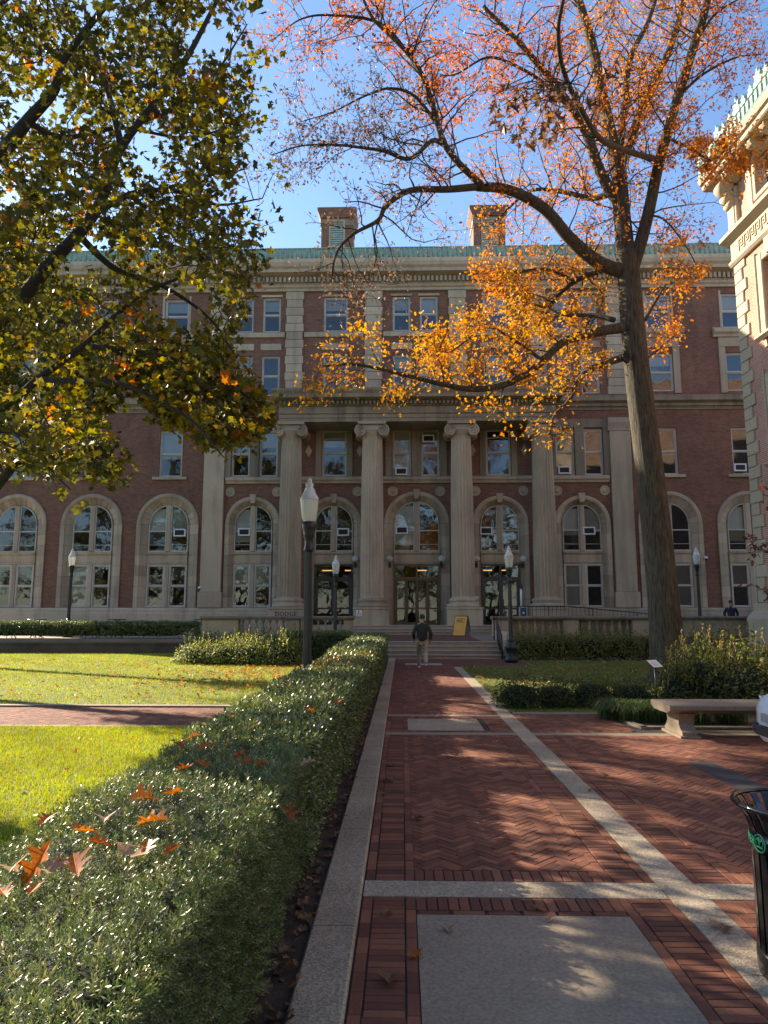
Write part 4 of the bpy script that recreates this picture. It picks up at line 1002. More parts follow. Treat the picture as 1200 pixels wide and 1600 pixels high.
for i, (px, d_, z, lb) in enumerate(((481, 12.9, .03, 'large near black lamp post rising behind the long clipped hedge'), (797, 26.6, .03, 'black lamp post beside the cheek wall at the right of the steps'),
                                     (524, 31.0, .03, 'black lamp post in front of the left black door'), (108, 34.3, TZ, 'black lamp post with sunlit globe before the left wing arches'), (1093, 34.3, TZ, 'black lamp post behind the balustrade right of the oak trunk'))):
    o = lp if i == 0 else dup(lp); p = W(px, 950, d_); o.location = (p.x, d_, z); o['label'] = lb

# ================================================================== STREET FURNITURE
# stone bench
t = thing('stone_bench', (5.2, 11.2, 0), 'long grey stone bench with scrolled legs at the edge of the plaza', 'bench')
MB().prism([(10.93, .365), (11.5, .365), (11.56, .395), (11.62, .42), (11.62, .475), (11.6, .49), (10.83, .49), (10.81, .475), (10.81, .42), (10.87, .395)], 3.92, 6.5, 0).build('seat', 'concrete', t)
for x in (4.1, 5.85):
    prof = [(10.86, .05), (11.56, .05), (11.56, .1), (11.5, .13), (11.44, .2), (11.45, .28), (11.52, .36), (10.9, .36), (10.97, .28), (10.98, .2), (10.92, .13), (10.86, .1)]
    MB().prism(prof, x, x+.22, 0).box(x-.04, x+.26, 10.82, 11.6, .012, .05).build('leg', 'concrete', t)
# litter bin
bx, by = 2.07, 3.93
t = thing('litter_bin', (bx, by, ZB), 'black slatted metal litter bin with a green lettered band at the right edge', 'litter bin')
RB_, HB = .235, .93
MB().lathe([(.20, .02), (.245, .02), (.25, .06), (.25, .13), (.235, .14), (.20, .14)], (bx, by, 0), 40).build('base_ring', 'gloss_black', t)
sl_ = MB()
for k in range(26):
    a = 2*math.pi*k/26; c, s = math.cos(a), math.sin(a); hw = .021
    pr = [(.24, .10), (.24, .45), (.243, .70), (.252, .74), (.275, .80), (.305, .845), (.318, .855)]
    vs = []
    for r, z in pr:
        for rr, u in ((r, -hw), (r, hw), (r-.008, hw), (r-.008, -hw)): vs.append((bx+c*rr-s*u, by+s*rr+c*u, z))
    m_ = MB().add(vs, [(0, 1, 2, 3)]+[(j*4+i, j*4+(i+1) % 4, (j+1)*4+(i+1) % 4, (j+1)*4+i) for j in range(len(pr)-1) for i in range(4)])
    m_.build('slat', 'gloss_black', t)
MB().tube([(bx+.316*math.cos(a), by+.316*math.sin(a), .855) for a in np.linspace(0, 2*math.pi, 49)], .014, 10, cap=False).build('rim', 'gloss_black', t)
MB().lathe([(.2455, .625), (.2485, .625), (.2485, .725), (.2455, .725), (.2455, .625)], (bx, by, 0), 48).build('lettering_band', 'gloss_black', t)
MB().lathe([(.0, .03), (.20, .03), (.225, .05), (.228, .74), (.222, .74), (.19, .07), (0, .06)], (bx, by, 0), 28).build('liner', 'dark_grille', t)
def on_band(mesh_o, ang): 
    mesh_o.matrix_parent_inverse = Matrix.Translation(-Vector(t['_b']))
    mesh_o.location = (bx+.2495*math.cos(ang), by+.2495*math.sin(ang), .675); mesh_o.rotation_euler = (R(90), 0, ang+R(90))
for k, ch in enumerate('PAPER'):
    o = text(ch, .054, 'green_paint', t, (0, 0, 0), (0, 0, 0), .0012); on_band(o, R(149+k*7.2))
em = MB()
em.tube([(.042*math.cos(a), .042*math.sin(a), 0) for a in np.linspace(0, 2*math.pi, 25)], .0035, 5, cap=False)
em.prism([(-.022, -.022), (.022, -.022), (.022, -.014), (-.022, -.014)], -.001, .002, 2)
em.tube([(-.022, -.01, 0), (-.03, .008, 0), (-.02, .018, 0), (-.008, .012, 0), (0, -.008, 0), (.008, .012, 0), (.02, .018, 0), (.03, .008, 0), (.022, -.01, 0)], .003, 5)
em.tube([(0, -.01, 0), (0, .03, 0)], .003, 5).tube([(-.008, .022, 0), (.008, .022, 0)], .003, 5)
o = em.build('crown_emblem', 'green_paint', t); on_band(o, R(191))
# orange A-frame board
p = W(722, 985, 36.2); x, y = p.x, 36.2
t = thing('a_frame_sign', (x, y, TZ), 'orange folding sign board standing on the landing before the doors', 'sign board')
an = R(-32); c, s = math.cos(an), math.sin(an)
def A(u, v, z): return (x+c*u-s*v, y+s*u+c*v, TZ+z)
def slab(u0, u1, v0, v1, z0, z1, th): return MB().add([A(u0, v0, z0), A(u1, v0, z0), A(u1, v1, z1), A(u0, v1, z1), A(u0, v0+th, z0), A(u1, v0+th, z0), A(u1, v1+th, z1), A(u0, v1+th, z1)], [(0, 1, 2, 3), (7, 6, 5, 4), (0, 4, 5, 1), (1, 5, 6, 2), (2, 6, 7, 3), (3, 7, 4, 0)])
slab(-.36, .36, -.36, -.03, .0, 1.02, .03).build('front_board', 'ink', t); slab(-.36, .36, .36, .03, 0, 1.02, .03).build('back_board', 'grey_plastic', t)
slab(-.33, .33, -.356, -.038, .05, .98, -.012).build('front_panel', 'orange_sign', t)
ln = MB()
for k, (w0, w1) in enumerate(((-.25, .24), (-.25, .1), (-.25, .22), (-.25, .15), (-.25, .25), (-.25, -.02), (-.25, .18))):
    z0 = .84-k*.075; z1 = z0+.035; v = lambda z: -.36+.33*z/1.02-.013
    ln.add([A(w0, v(z0), z0), A(w1, v(z0), z0), A(w1, v(z1), z1), A(w0, v(z1), z1)], [(0, 1, 2, 3)])
ln.build('printed_lines', 'ink', t)
# small tilted plant label post
t = thing('information_sign', (4.95, 13.0, 0), 'small tilted white plaque on a thin dark post by the oak', 'sign')
p = W(1023, 1037, 13.0); t.location = (p.x, 13.0, 0); t['_b'] = (p.x, 13.0, 0)
MB().tube([(p.x, 13.0, 0), (p.x, 13.0, p.z-.03)], .016, 8).build('post', 'black_metal', t)
e = Matrix.Translation(p) @ Matrix.Rotation(R(35), 4, 'Z') @ Matrix.Rotation(R(38), 4, 'X')
def pl(w, h, th, zo):
    m_ = MB().box(-w, w, -h, h, zo, zo+th); m_.v = [tuple(e @ Vector(q)) for q in m_.v]; return m_
pl(.14, .10, .012, -.012).build('plaque_back', 'black_metal', t); pl(.132, .092, .004, .0005).build('plaque', 'white_paint', t)
m_ = MB()
for k in range(4): m_.box(-.09, .09-.03*(k % 2), -.055+k*.03, -.045+k*.03, .0046, .0056)
m_.v = [tuple(e @ Vector(q)) for q in m_.v]; m_.build('printed_lines', 'grey_plastic', t)
# card reader post by the ramp
p = W(817, 945, 36.0)
t = thing('door_control_post', (p.x, 36, TZ), 'grey control post with a blue panel beside the right black door', 'post')
MB().box(p.x-.19, p.x+.19, 35.85, 36.15, TZ, 2.12).build('cabinet', 'grey_plastic', t); MB().box(p.x-.13, p.x+.13, 35.835, 35.852, 1.62, 2.05).build('blue_panel', 'blue_panel', t)
MB().tube([(p.x-.08, 36, 2.1), (p.x-.08, 36, 3.0)], .05, 8).build('arm', 'white_paint', t); MB().box(p.x-.16, p.x+.0, 35.9, 36.1, 3.0, 3.2).build('reader', 'black_metal', t)
MB().box(p.x-.05, p.x+.05, 35.825, 35.838, 1.75, 1.85).build('symbol', 'white_paint', t)
# terrace tables
for px, lb in ((183, 'dark metal cafe table standing on the terrace before the left arches'), (58, 'dark metal cafe table near the left picture edge'), (318, 'dark metal cafe table beside the left balustrade end')):
    p = W(px, 968, 33.8); t = thing('cafe_table', (p.x, 33.8, TZ), lb, 'table', 'dark tables on the terrace'); q = p.z-TZ
    MB().lathe([(0, q-.02), (.42, q-.02), (.44, q), (.42, q+.02), (0, q+.02)], (p.x, 33.8, TZ), 20).build('table_top', 'black_metal', t)
    for a in range(3):
        c, s = math.cos(a*2.094), math.sin(a*2.094); MB().tube([(p.x+.3*c, 33.8+.3*s, TZ), (p.x+.06*c, 33.8+.06*s, TZ+.3), (p.x+.12*c, 33.8+.12*s, TZ+q-.02)], .025, 6).build('leg', 'black_metal', t)
# white car, only its nose in view; nose towards -x
cx, cy = 4.37, 8.75
t = thing('white_car', (cx+2.1, cy, 0), 'white car whose nose enters at the right edge behind the bin', 'car')
secs = [(0.00, .36, .62, .55), (.03, .28, .74, .66), (.12, .24, .82, .76), (.35, .22, .90, .84), (.8, .22, .98, .88), (1.15, .22, 1.03, .89), (1.7, .22, 1.42, .89), (2.1, .22, 1.47, .89), (3.0, .22, 1.47, .89), (3.7, .22, 1.25, .87), (4.1, .24, .98, .84), (4.3, .32, .9, .7)]
vs = []; ring = 20
for dx, z0, z1, hw in secs:
    for k in range(ring):
        a = 2*math.pi*k/ring; ca, sa = math.cos(a), math.sin(a)
        yy = math.copysign(abs(ca)**.45, ca)*hw; zz = math.copysign(abs(sa)**.5, sa)
        zc, hz = (z0+z1)/2, (z1-z0)/2
        if zz > 0 and z1 > 1.1: yy *= 1-.22*zz*(z1-1.0)/.47
        vs.append((cx+dx+(.10*(yy/hw)**2 if dx < .5 else 0), cy+yy, zc+zz*hz))
bodyf = [(j*ring+k, j*ring+(k+1) % ring, (j+1)*ring+(k+1) % ring, (j+1)*ring+k) for j in range(len(secs)-1) for k in range(ring)]+[tuple(range(ring-1, -1, -1)), tuple((len(secs)-1)*ring+k for k in range(ring))]
body = MB().add(vs, bodyf, True).build('body', 'car_white', t)
for s in (-1, 1):
    hl = [(cx+.135, cy+s*.44, .66), (cx+.16, cy+s*.62, .665), (cx+.30, cy+s*.79, .70), (cx+.30, cy+s*.78, .83), (cx+.17, cy+s*.6, .80), (cx+.12, cy+s*.44, .74)]
    o_ = [(a-.022, b_+s*.012, c) for a, b_, c in hl]
    MB().add(hl+o_, [tuple(range(6, 12)), tuple(range(5, -1, -1))]+[(i, (i+1) % 6, 6+(i+1) % 6, 6+i) for i in range(6)]).build('headlight', 'chrome', t)
    q = MB().lathe([(.06, 0), (.07, .03), (0, .05)], (0, 0, 0), 14); q.v = [(cx+.09-c, cy+s*.58+a, .42+b_) for a, b_, c in q.v]; q.build('fog_light', 'dark_grille', t)
    for dx in (.85, 3.4):
        w_ = MB().lathe([(.18, -.10), (.31, -.10), (.33, -.07), (.33, .07), (.31, .10), (.18, .10)], (0, 0, 0), 24); w_.v = [(cx+dx+a, cy+s*.82+c, .33+b_) for a, b_, c in w_.v]
        wh = w_.build('wheel', 'rubber', t)
        w_ = MB().lathe([(0, .06), (.17, .05), (.19, .08), (.19, -.08), (0, -.06)], (0, 0, 0), 18); w_.v = [(cx+dx+a, cy+s*.84+c, .33+b_) for a, b_, c in w_.v]; w_.build('rim', 'chrome', wh)
MB().box(cx-.012, cx+.05, cy-.42, cy+.42, .36, .47).build('lower_grille', 'dark_grille', t)
MB().box(cx-.016, cx+.05, cy-.26, cy+.26, .53, .63).build('number_plate', 'grey_plastic', t)
MB().add([(cx+1.2, cy-.72, 1.045), (cx+1.2, cy+.72, 1.045), (cx+1.72, cy+.62, 1.44), (cx+1.72, cy-.62, 1.44)], [(0, 1, 2, 3)]).build('windscreen', 'dark_grille', t)

# ================================================================== PEOPLE
def skin(name, verts, edges, mat, parent, sub=2, root=0):
    me = bpy.data.meshes.new(name); me.from_pydata([v[:3] for v in verts], edges, []); me.update()
    o = bpy.data.objects.new(name, me); link(o, parent); me.materials.append(M(mat))
    md = o.modifiers.new('skin', 'SKIN'); md.use_smooth_shade = True
    lay = me.skin_vertices[0].data if me.skin_vertices else None
    if lay is None:
        bm = bmesh.new(); bm.from_mesh(me); bm.verts.layers.skin.verify(); bm.to_mesh(me); bm.free(); lay = me.skin_vertices[0].data
    for i, v in enumerate(verts):
        r = v[3]; lay[i].radius = r if isinstance(r, tuple) else (r, r); lay[i].use_root = i == root
    sd = o.modifiers.new('sub', 'SUBSURF'); sd.levels = sub; sd.render_levels = sub
    return o
def hand_chain(V, E, at, wrist, d, side):
    """palm and five fingers hanging from a wrist index; d = direction of the fingers, side = palm width axis"""
    w = Vector(wrist); d = Vector(d); side = Vector(side); p = w+d*.07; V.append((*p, (.026, .016))); ip = len(V)-1; E.append((at, ip))
    for k, (o, l) in enumerate(((-.027, .055), (-.009, .066), (.009, .062), (.026, .048))):
        a = p+side*o+d*.015; b = a+d*l*.6; c = b+d*l*.4+Vector((0, .012, 0)); n = len(V); V += [(*a, .009), (*b, .008), (*c, .007)]; E += [(ip, n), (n, n+1), (n+1, n+2)]
    a = w+d*.03+side*.035; b = a+d*.035+side*.012; n = len(V); V += [(*a, .010), (*b, .008)]; E += [(at, n), (n, n+1)]
def person(loc, label, jacket, trousers, stride, face, cap):
    """standing or walking figure, facing +y when face=1, -y when face=-1; height about 1.72"""
    t = thing('person', loc, label, 'person', local=True); t.rotation_euler = (0, 0, 0 if face > 0 else R(180))
    st = stride
    hip = .92; kn = .50
    LF = (-.10, st*.30, .08) ; RF = (.10, -st*.30, .08+.08*st)
    LK = (-.105, st*.22+.03, kn+.02); RK = (.105, -st*.08+.05, kn-.01)
    Lw, Rw = (-.255, .10+.1*st, .92), (.25, .06-.06*st, .89); Le, Re = (-.28, -.08, 1.15), (.285, -.10, 1.13)
    V = [(0, 0, .95, (.15, .11)), (0, 0, 1.12, (.14, .10)), (0, .02, 1.30, (.17, .11)), (0, .02, 1.42, (.12, .08)), (0, .03, 1.49, .055), (0, .045, 1.55, .06)]
    E = [(0, 1), (1, 2), (2, 3), (3, 4), (4, 5)]
    V += [(-.18, .01, 1.38, .058), (*Le, .048), (*Lw, .032), (.18, .01, 1.38, .058), (*Re, .048), (*Rw, .032)]
    E += [(3, 6), (6, 7), (7, 8), (3, 9), (9, 10), (10, 11)]
    V += [(-.095, 0, .86, .095), (*LK, .065), (*LF, .045), (.095, 0, .86, .095), (*RK, .065), (*RF, .045)]
    E += [(0, 12), (12, 13), (13, 14), (0, 15), (15, 16), (16, 17)]
    # head: chin, face, crown
    V += [(0, .06, 1.60, (.068, .078)), (0, .045, 1.665, (.074, .09)), (0, .04, 1.715, (.05, .06))]; n = len(V); E += [(5, n-3), (n-3, n-2), (n-2, n-1)]
    dl = (Vector(Lw)-Vector(Le)).normalized(); dr = (Vector(Rw)-Vector(Re)).normalized()
    hand_chain(V, E, 8, Lw, dl, (0, 1, 0)); hand_chain(V, E, 11, Rw, dr, (0, 1, 0))
    body = skin('body', V, E, 'skin', t)
    J = [(0, .0, .86, (.175, .135)), (0, 0, 1.0, (.18, .14)), (0, .01, 1.18, (.185, .14)), (0, .01, 1.34, (.175, .13)), (0, .02, 1.44, (.11, .095)), (0, .03, 1.50, (.075, .075)),
         (-.19, .0, 1.365, .078), (Le[0], Le[1], Le[2], .068), (Lw[0], Lw[1]-.005, Lw[2]+.03, .05), (.19, .0, 1.365, .078), (Re[0], Re[1], Re[2], .068), (Rw[0], Rw[1]-.005, Rw[2]+.03, .05)]
    jk = skin('jacket', J, [(0, 1), (1, 2), (2, 3), (3, 4), (4, 5), (3, 6), (6, 7), (7, 8), (3, 9), (9, 10), (10, 11)], jacket, t)
    T = [(0, 0, .93, (.155, .12)), (-.098, 0, .82, .108), (*LK, .082), (LF[0], LF[1], LF[2]+.03, .066), (.098, 0, .82, .108), (*RK, .082), (RF[0], RF[1], RF[2]+.03, .066)]
    skin('trousers', T, [(0, 1), (1, 2), (2, 3), (0, 4), (4, 5), (5, 6)], trousers, t)
    for F_, tilt in ((LF, 0), (RF, .05*st)):
        skin('shoe', [(F_[0], F_[1]-.06, F_[2]-.03+tilt, .042), (F_[0], F_[1]+.02, F_[2]-.035+tilt*.5, .045), (F_[0], F_[1]+.12, F_[2]-.045, .042), (F_[0], F_[1]+.19, F_[2]-.05, .03)], [(0, 1), (1, 2), (2, 3)], 'white_paint' if st else 'rubber', t)
    # hair or cap as a shell over the skull
    h = MB().lathe([(.088, -.02), (.094, .03), (.085, .08), (.055, .115), (0, .13)], (0, .035, 1.635), 16); h.build('hair' if not cap else 'cap', 'hair', t)
    if face < 0 or True:
        fy = .045+.085
        for s in (-1, 1):
            MB().lathe([(.0, -.012), (.011, -.006), (.013, 0), (.011, .006), (0, .012)], (s*.032, fy, 1.645), 8).build('eye', 'ink', t)
            MB().lathe([(0, -.03), (.014, -.02), (.016, .01), (0, .03)], (s*.082, .04, 1.63), 8).build('ear', 'skin', t)
        MB().prism([(-.014, 1.605), (.014, 1.605), (.006, 1.65), (-.006, 1.65)], fy+.0, fy+.028).build('nose', 'skin', t)
        MB().box(-.024, .024, fy-.01, fy+.006, 1.578, 1.586).build('mouth', 'hair', t)
    return t
pw = G(660, 1047); person((pw.x, pw.y, .02), 'person in a dark jacket and khaki trousers walking up the brick walk', 'jacket', 'khaki', 1.0, 1, True)
pp = W(1142, 950, 34.0); pr2 = person((pp.x, 34.0, TZ), 'person in a dark navy coat standing behind the right balustrade end', 'navy', 'navy', 0, -1, False)
pr2.rotation_euler.z = R(160)
# ================================================================== HEDGES AND SHRUBS
def sprig_template(n=13, Ls=.05, nl=.021, w=.0017):
    v = []; f = []
    for i in range(n):
        t = (i+.5)/n; a = i*2.4; z = t*Ls; up = .55+.9*t
        d = np.array([math.cos(a), math.sin(a), up]); d /= np.linalg.norm(d); s = np.array([-math.sin(a), math.cos(a), 0])*w
        b = np.array([0, 0, z]); l = nl*(1-.25*t)
        k = len(v); v += [b, b+d*l*.55+s*1.25, b+d*l, b+d*l*.55-s*1.25]; f += [(k, k+1, k+2), (k, k+2, k+3)]
    return np.array(v), np.array(f)
SPRIG = sprig_template(); SPRIG_FAR = sprig_template(6, .06, .034, .0052)
YEW = [(.085, .12, .03), (.125, .158, .044), (.18, .20, .066), (.05, .072, .02), (.29, .28, .11)]
def hb(x, y, amp=.016):
    return amp*(np.sin(x*5.1+1.3*np.sin(y*2.3))+np.sin(y*3.7+.8)*.8+.6*np.sin(x*11+y*9)+.5*np.sin(y*17-x*6))
def hedge(label, x0, x1, y0, y1, z0, z1, zones, faces='trl', cat='hedge', cols=YEW, wts=(4, 5, 4, 2, 1), legs=False, ridge=0, name='hedge'):
    t = thing(name, ((x0+x1)/2, (y0+y1)/2, 0), label, cat)
    c = .10
    zz0 = z0+.04
    nx, ny = 6, max(4, int((y1-y0)/.25)); V = []; F = []
    core = MB()
    gx = np.linspace(x0+c, x1-c, nx); gy = np.linspace(y0+c, y1-c, ny)
    top = [[(x, y, z1-c-.02+float(hb(x, y))) for x in gx] for y in gy]
    vs = [p for row in top for p in row]; fs = [(j*nx+i, j*nx+i+1, (j+1)*nx+i+1, (j+1)*nx+i) for j in range(ny-1) for i in range(nx-1)]
    k = len(vs); per = [(0, i) for i in range(nx)]+[(j, nx-1) for j in range(1, ny)]+[(ny-1, i) for i in range(nx-2, -1, -1)]+[(j, 0) for j in range(ny-2, 0, -1)]
    low = [(top[j][i][0]*.88+.12*(x0+x1)/2, top[j][i][1], zz0) for j, i in per]; vs += low; m = len(per)
    for a in range(m):
        b = (a+1) % m; ia = per[a][0]*nx+per[a][1]; ib = per[b][0]*nx+per[b][1]; fs.append((ia, k+a, k+b, ib))
    core.add(vs, fs, True); core.build('inner_mass', 'hedge_core', t)  # dark body added under the foliage to block light
    parts = []
    for ya, yb, dens, sc, tmpl in zones:
        ya, yb = max(ya, y0), min(yb, y1)
        if yb <= ya: continue
        def emit(P, N, jit=.55):
            n = len(P); N = np.tile(np.array(N, float), (n, 1))
            cc = palette(n, cols, wts)
            parts.append(stamp(*tmpl, P, N, sc*rng.uniform(.7, 1.25, n), cc, None, jit))
        def U(a, b, n): return rng.uniform(a, b, n)
        if 't' in faces:
            n = int((x1-x0)*(yb-ya)*dens); x, y = U(x0+.02, x1-.02, n), U(ya, yb, n)
            e = np.minimum(x-x0, x1-x); z = z1-.06+hb(x, y)-.045*np.exp(-(e/.04)**2)-rng.exponential(.018, n)+.02*(rng.random(n) < .04)
            hole = np.sin(x*17+2*np.sin(y*5.3))*np.sin(y*13+x*4+1); kp_ = (hole < .80) | (rng.random(n) < .12)
            emit(np.column_stack([x, y, z+.012*np.sin(x*31+y*5)*np.sin(y*27)])[kp_], (0, 0, 1))
        for key, sx in (('r', x1), ('l', x0)):
            if key in faces:
                s = 1 if key == 'r' else -1; n = int((z1-z0)*(yb-ya)*dens*(1.05 if key == 'r' else .22)); y, z = U(ya, yb, n), U(z0+.05, z1-.04, n)
                x = sx-s*.06+s*hb(z*1.7, y, .018)-s*(z1-z)*.07-s*rng.exponential(.02, n)
                emit(np.column_stack([x, y, z]), (s, 0, .35))
    for key, sy in (('f', y0), ('b', y1)):
        if key in faces:
            s = -1 if key == 'f' else 1; dens, sc, tmpl = [(q[2], q[3], q[4]) for q in zones if q[0] <= sy <= q[1]][0]
            n = int((x1-x0)*(z1-z0)*dens*.85); x, z = rng.uniform(x0, x1, n), rng.uniform(z0+.05, z1-.03, n); y = sy-s*.06+s*hb(x, z*1.7, .03)
            N = np.tile(np.array([0, s, .35]), (n, 1)); parts.append(stamp(*tmpl, np.column_stack([x, y, z]), N, sc*rng.uniform(.7, 1.25, n), palette(n, cols, wts), None, .55))
    V, F, C = merge(parts); o = bulk('foliage', V, F, 'needle', t, C)
    if legs:
        st = MB()
        n = int((y1-y0 if y1-y0 > x1-x0 else x1-x0)/.35)
        for i in range(n):
            x, y = random.uniform(x0+.1, x1-.1), random.uniform(y0+.1, y1-.1)
            MB().tube([(x, y, z0-.12), (x+random.gauss(0, .06), y+random.gauss(0, .03), z0-.1), (x+random.gauss(0, .15), y, z0+.2)], [.016, .013, .009], 5).build('stem', 'bark_dark', t)
    else:
        st = MB()
        for i in range(int((y1-y0)/.5)+2):
            x, y = (x0+x1)/2+random.uniform(-.2, .2), y0+.2+(y1-y0-.4)*random.random(); st.tube([(x, y, 0), (x, y, z0+.35)], .02, 5)
        st.build('stems', 'bark_dark', t)
    return t
ZN = [(0, 3.2, 2200, 1.05, SPRIG), (3.2, 5.0, 1500, 1.22, SPRIG), (5.0, 8.0, 1150, 1.2, SPRIG_FAR), (8, 14, 800, 1.5, SPRIG_FAR), (14, 40, 420, 2.1, SPRIG_FAR)]
hedge('long near yew hedge strewn with orange oak leaves beside the walk', -1.60, -.61, .9, 10.6, .02, 1.0, ZN, 'trl')
hedge('middle clipped yew hedge between the near hedge and the steps', -1.60, -.62, 10.75, 15.6, .02, .95, ZN, 'trlf')
hedge('far clipped yew hedge with sunlit stripes running up to the steps', -1.62, -.58, 15.8, 26.6, .02, 1.0, ZN, 'trlf')
hedge('dark boxy hedge behind the near lamp post', -4.6, -2.0, 27.0, 28.6, .02, 1.05, ZN, 'trlf')
hedge('thin leggy hedge on the low wall along the left terrace', -26, -9.4, 32.62, 33.4, .72, 1.36, ZN, 'trlf', legs=True)
# soft tall needle hedge right of the steps and left before the balustrade: shaggy shrubs
def shrub(label, cx, cy, rx, ry, h, n, size, cols, w=None, tmpl=LANCE, shoots=0, z0=.03, squash=1.0, name='shrub', group=None, core=True):
    t = thing(name, (cx, cy, 0), label, 'shrub', group)
    if core:
        m = MB(); pr = [(0, z0), (rx*.52, z0+h*.08), (rx*.6, z0+h*.3), (rx*.5, z0+h*.52), (rx*.25, z0+h*.64), (0, z0+h*.66)]
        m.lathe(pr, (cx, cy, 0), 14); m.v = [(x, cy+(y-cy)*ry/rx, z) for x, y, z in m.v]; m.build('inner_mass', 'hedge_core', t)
    u = rng.normal(0, 1, (n, 3)); u[:, 2] = np.abs(u[:, 2])*squash-.15; u /= np.linalg.norm(u, axis=1, keepdims=True)
    rad = rng.uniform(.60, 1.03, n)*(1+.13*np.sin(u[:, 0]*7+cx*3)*np.cos(u[:, 1]*6+u[:, 2]*5))
    P = np.column_stack([cx+u[:, 0]*rx*rad, cy+u[:, 1]*ry*rad, z0+.03+np.maximum(u[:, 2]*rad, 0)*h+rng.uniform(0, .12, n)*(u[:, 2] < .05)*h*2])
    parts = [stamp(*tmpl, P, u+np.array([0, 0, .35]), size*rng.uniform(.6, 1.35, n), palette(n, cols, w), None, .7)]
    st = MB()
    for k in range(6):
        a = k*1.05+random.random(); st.tube([(cx, cy, 0), (cx+rx*.3*math.cos(a), cy+ry*.3*math.sin(a), h*.4), (cx+rx*.55*math.cos(a), cy+ry*.55*math.sin(a), h*.75)], [.025, .018, .01], 5)
    for k in range(shoots):
        a = random.random()*6.28; q = random.random()**.5*.85; bx_, by_ = cx+rx*q*math.cos(a), cy+ry*q*math.sin(a); zb = z0+h*math.sqrt(max(.05, 1-q*q))*.9; L_ = random.uniform(.18, .5)
        tip = (bx_+random.gauss(0, .06), by_+random.gauss(0, .06), zb+L_); st.tube([(bx_, by_, zb-.1), tip], [.008, .004], 4)
        nl = int(L_/.03); s = np.linspace(0, 1, nl)[:, None]; Q = np.array([bx_, by_, zb])*(1-s)+np.array(tip)*s
        parts.append(stamp(*tmpl, Q, rng.normal(0, 1, (nl, 3)), size*.8, palette(nl, cols[-2:]), np.array([0, 0, 1.0]), .1))
    V, F, C = merge(parts); bulk('foliage', V, F, 'leaf', t, C); st.build('stems', 'bark_dark', t); return t
SH = [(.08, .11, .03), (.13, .16, .035), (.19, .21, .05), (.28, .28, .08), (.36, .34, .11)]
DK = [(.035, .055, .02), (.055, .08, .026), (.08, .105, .032)]
g = 'leafy shrubs before the left balustrade'
for k, (px, d_, rx, h, lb) in enumerate(((310, 25.6, .75, .75, 'low leafy shrub at the left end of the shrub row by the lawn'), (352, 25.4, .8, .85, 'sunlit leafy shrub, second from the left in the row by the lawn'), (398, 25.2, .8, .95, 'bushy sunlit shrub in the middle of the row by the lawn'), (440, 25.0, .75, .95, 'tall sunlit shrub with upright shoots left of the near lamp post'))):
    p = W(px, 1040, d_); shrub(lb, p.x, d_, rx*1.25, .75, h, 2600, .085, SH, (2, 3, 4, 3, 1), LANCE, 14+6*k, group=g)
for k, px in enumerate((320, 372, 424, 470)):
    p = W(px, 1000, 29.5); shrub(('dark shrub behind the leftmost sunlit shrub under the balustrade', 'dark shrub under the left end of the balustrade rail', 'dark shrub under the middle pier of the left balustrade', 'dark shrub just left of the near lamp post under the balustrade')[k], p.x, 29.5, 1.05, .9, 1.05, 1800, .10, SH[:3], None, LANCE, 6, group='dark shrubs under the left balustrade')
for k, px in enumerate((822, 872, 922, 975, 1030)):
    p = W(px, 1020, 28.6); shrub('shaggy yew shrub under the right balustrade, %s from the steps' % ('first', 'second', 'third', 'fourth', 'fifth')[k], p.x, 28.6, .95, .85, 1.12, 2600, .10, [(.11, .12, .03), (.16, .165, .04), (.21, .20, .05)], None, LANCE, 10, group='shaggy yews under the right balustrade')
for k, (px, d_, rx, h) in enumerate(((812, 14.2, .58, .62), (868, 14.3, .55, .58), (925, 14.35, .62, .64), (985, 14.5, .6, .6))):
    p = W(px, 1090, d_); shrub('low dark evergreen shrub by the bed kerb, %s from the walk' % ('first', 'second', 'third', 'fourth')[k], p.x, d_, rx, .5, h, 2600, .05, DK, None, LANCE, 0, group='low dark shrubs at the bed kerb')
# big sunlit bush behind the bench
for k, (px, d_, rx, ry, h, lb) in enumerate(((1105, 14.6, 1.0, .9, 1.25, 'big leafy bush behind the left half of the stone bench'), (1172, 14.0, .95, .9, 1.25, 'big leafy bush behind the white car nose'), (1135, 16.2, 1.3, 1.0, 1.5, 'tall leafy bush at the back of the bed right of the oak'), (1062, 14.3, .5, .5, .85, 'small leafy bush beside the oak foot and plaque'))):
    p = W(px, 1080, d_); shrub(lb, p.x, d_, rx, ry, h, 4200 if k < 3 else 1500, .075, [(.05, .065, .02), (.08, .10, .025), (.13, .145, .035), (.23, .21, .05), (.32, .25, .07)], (3, 4, 3, 1, .3), LANCE, 22, group='bushes right of the oak')
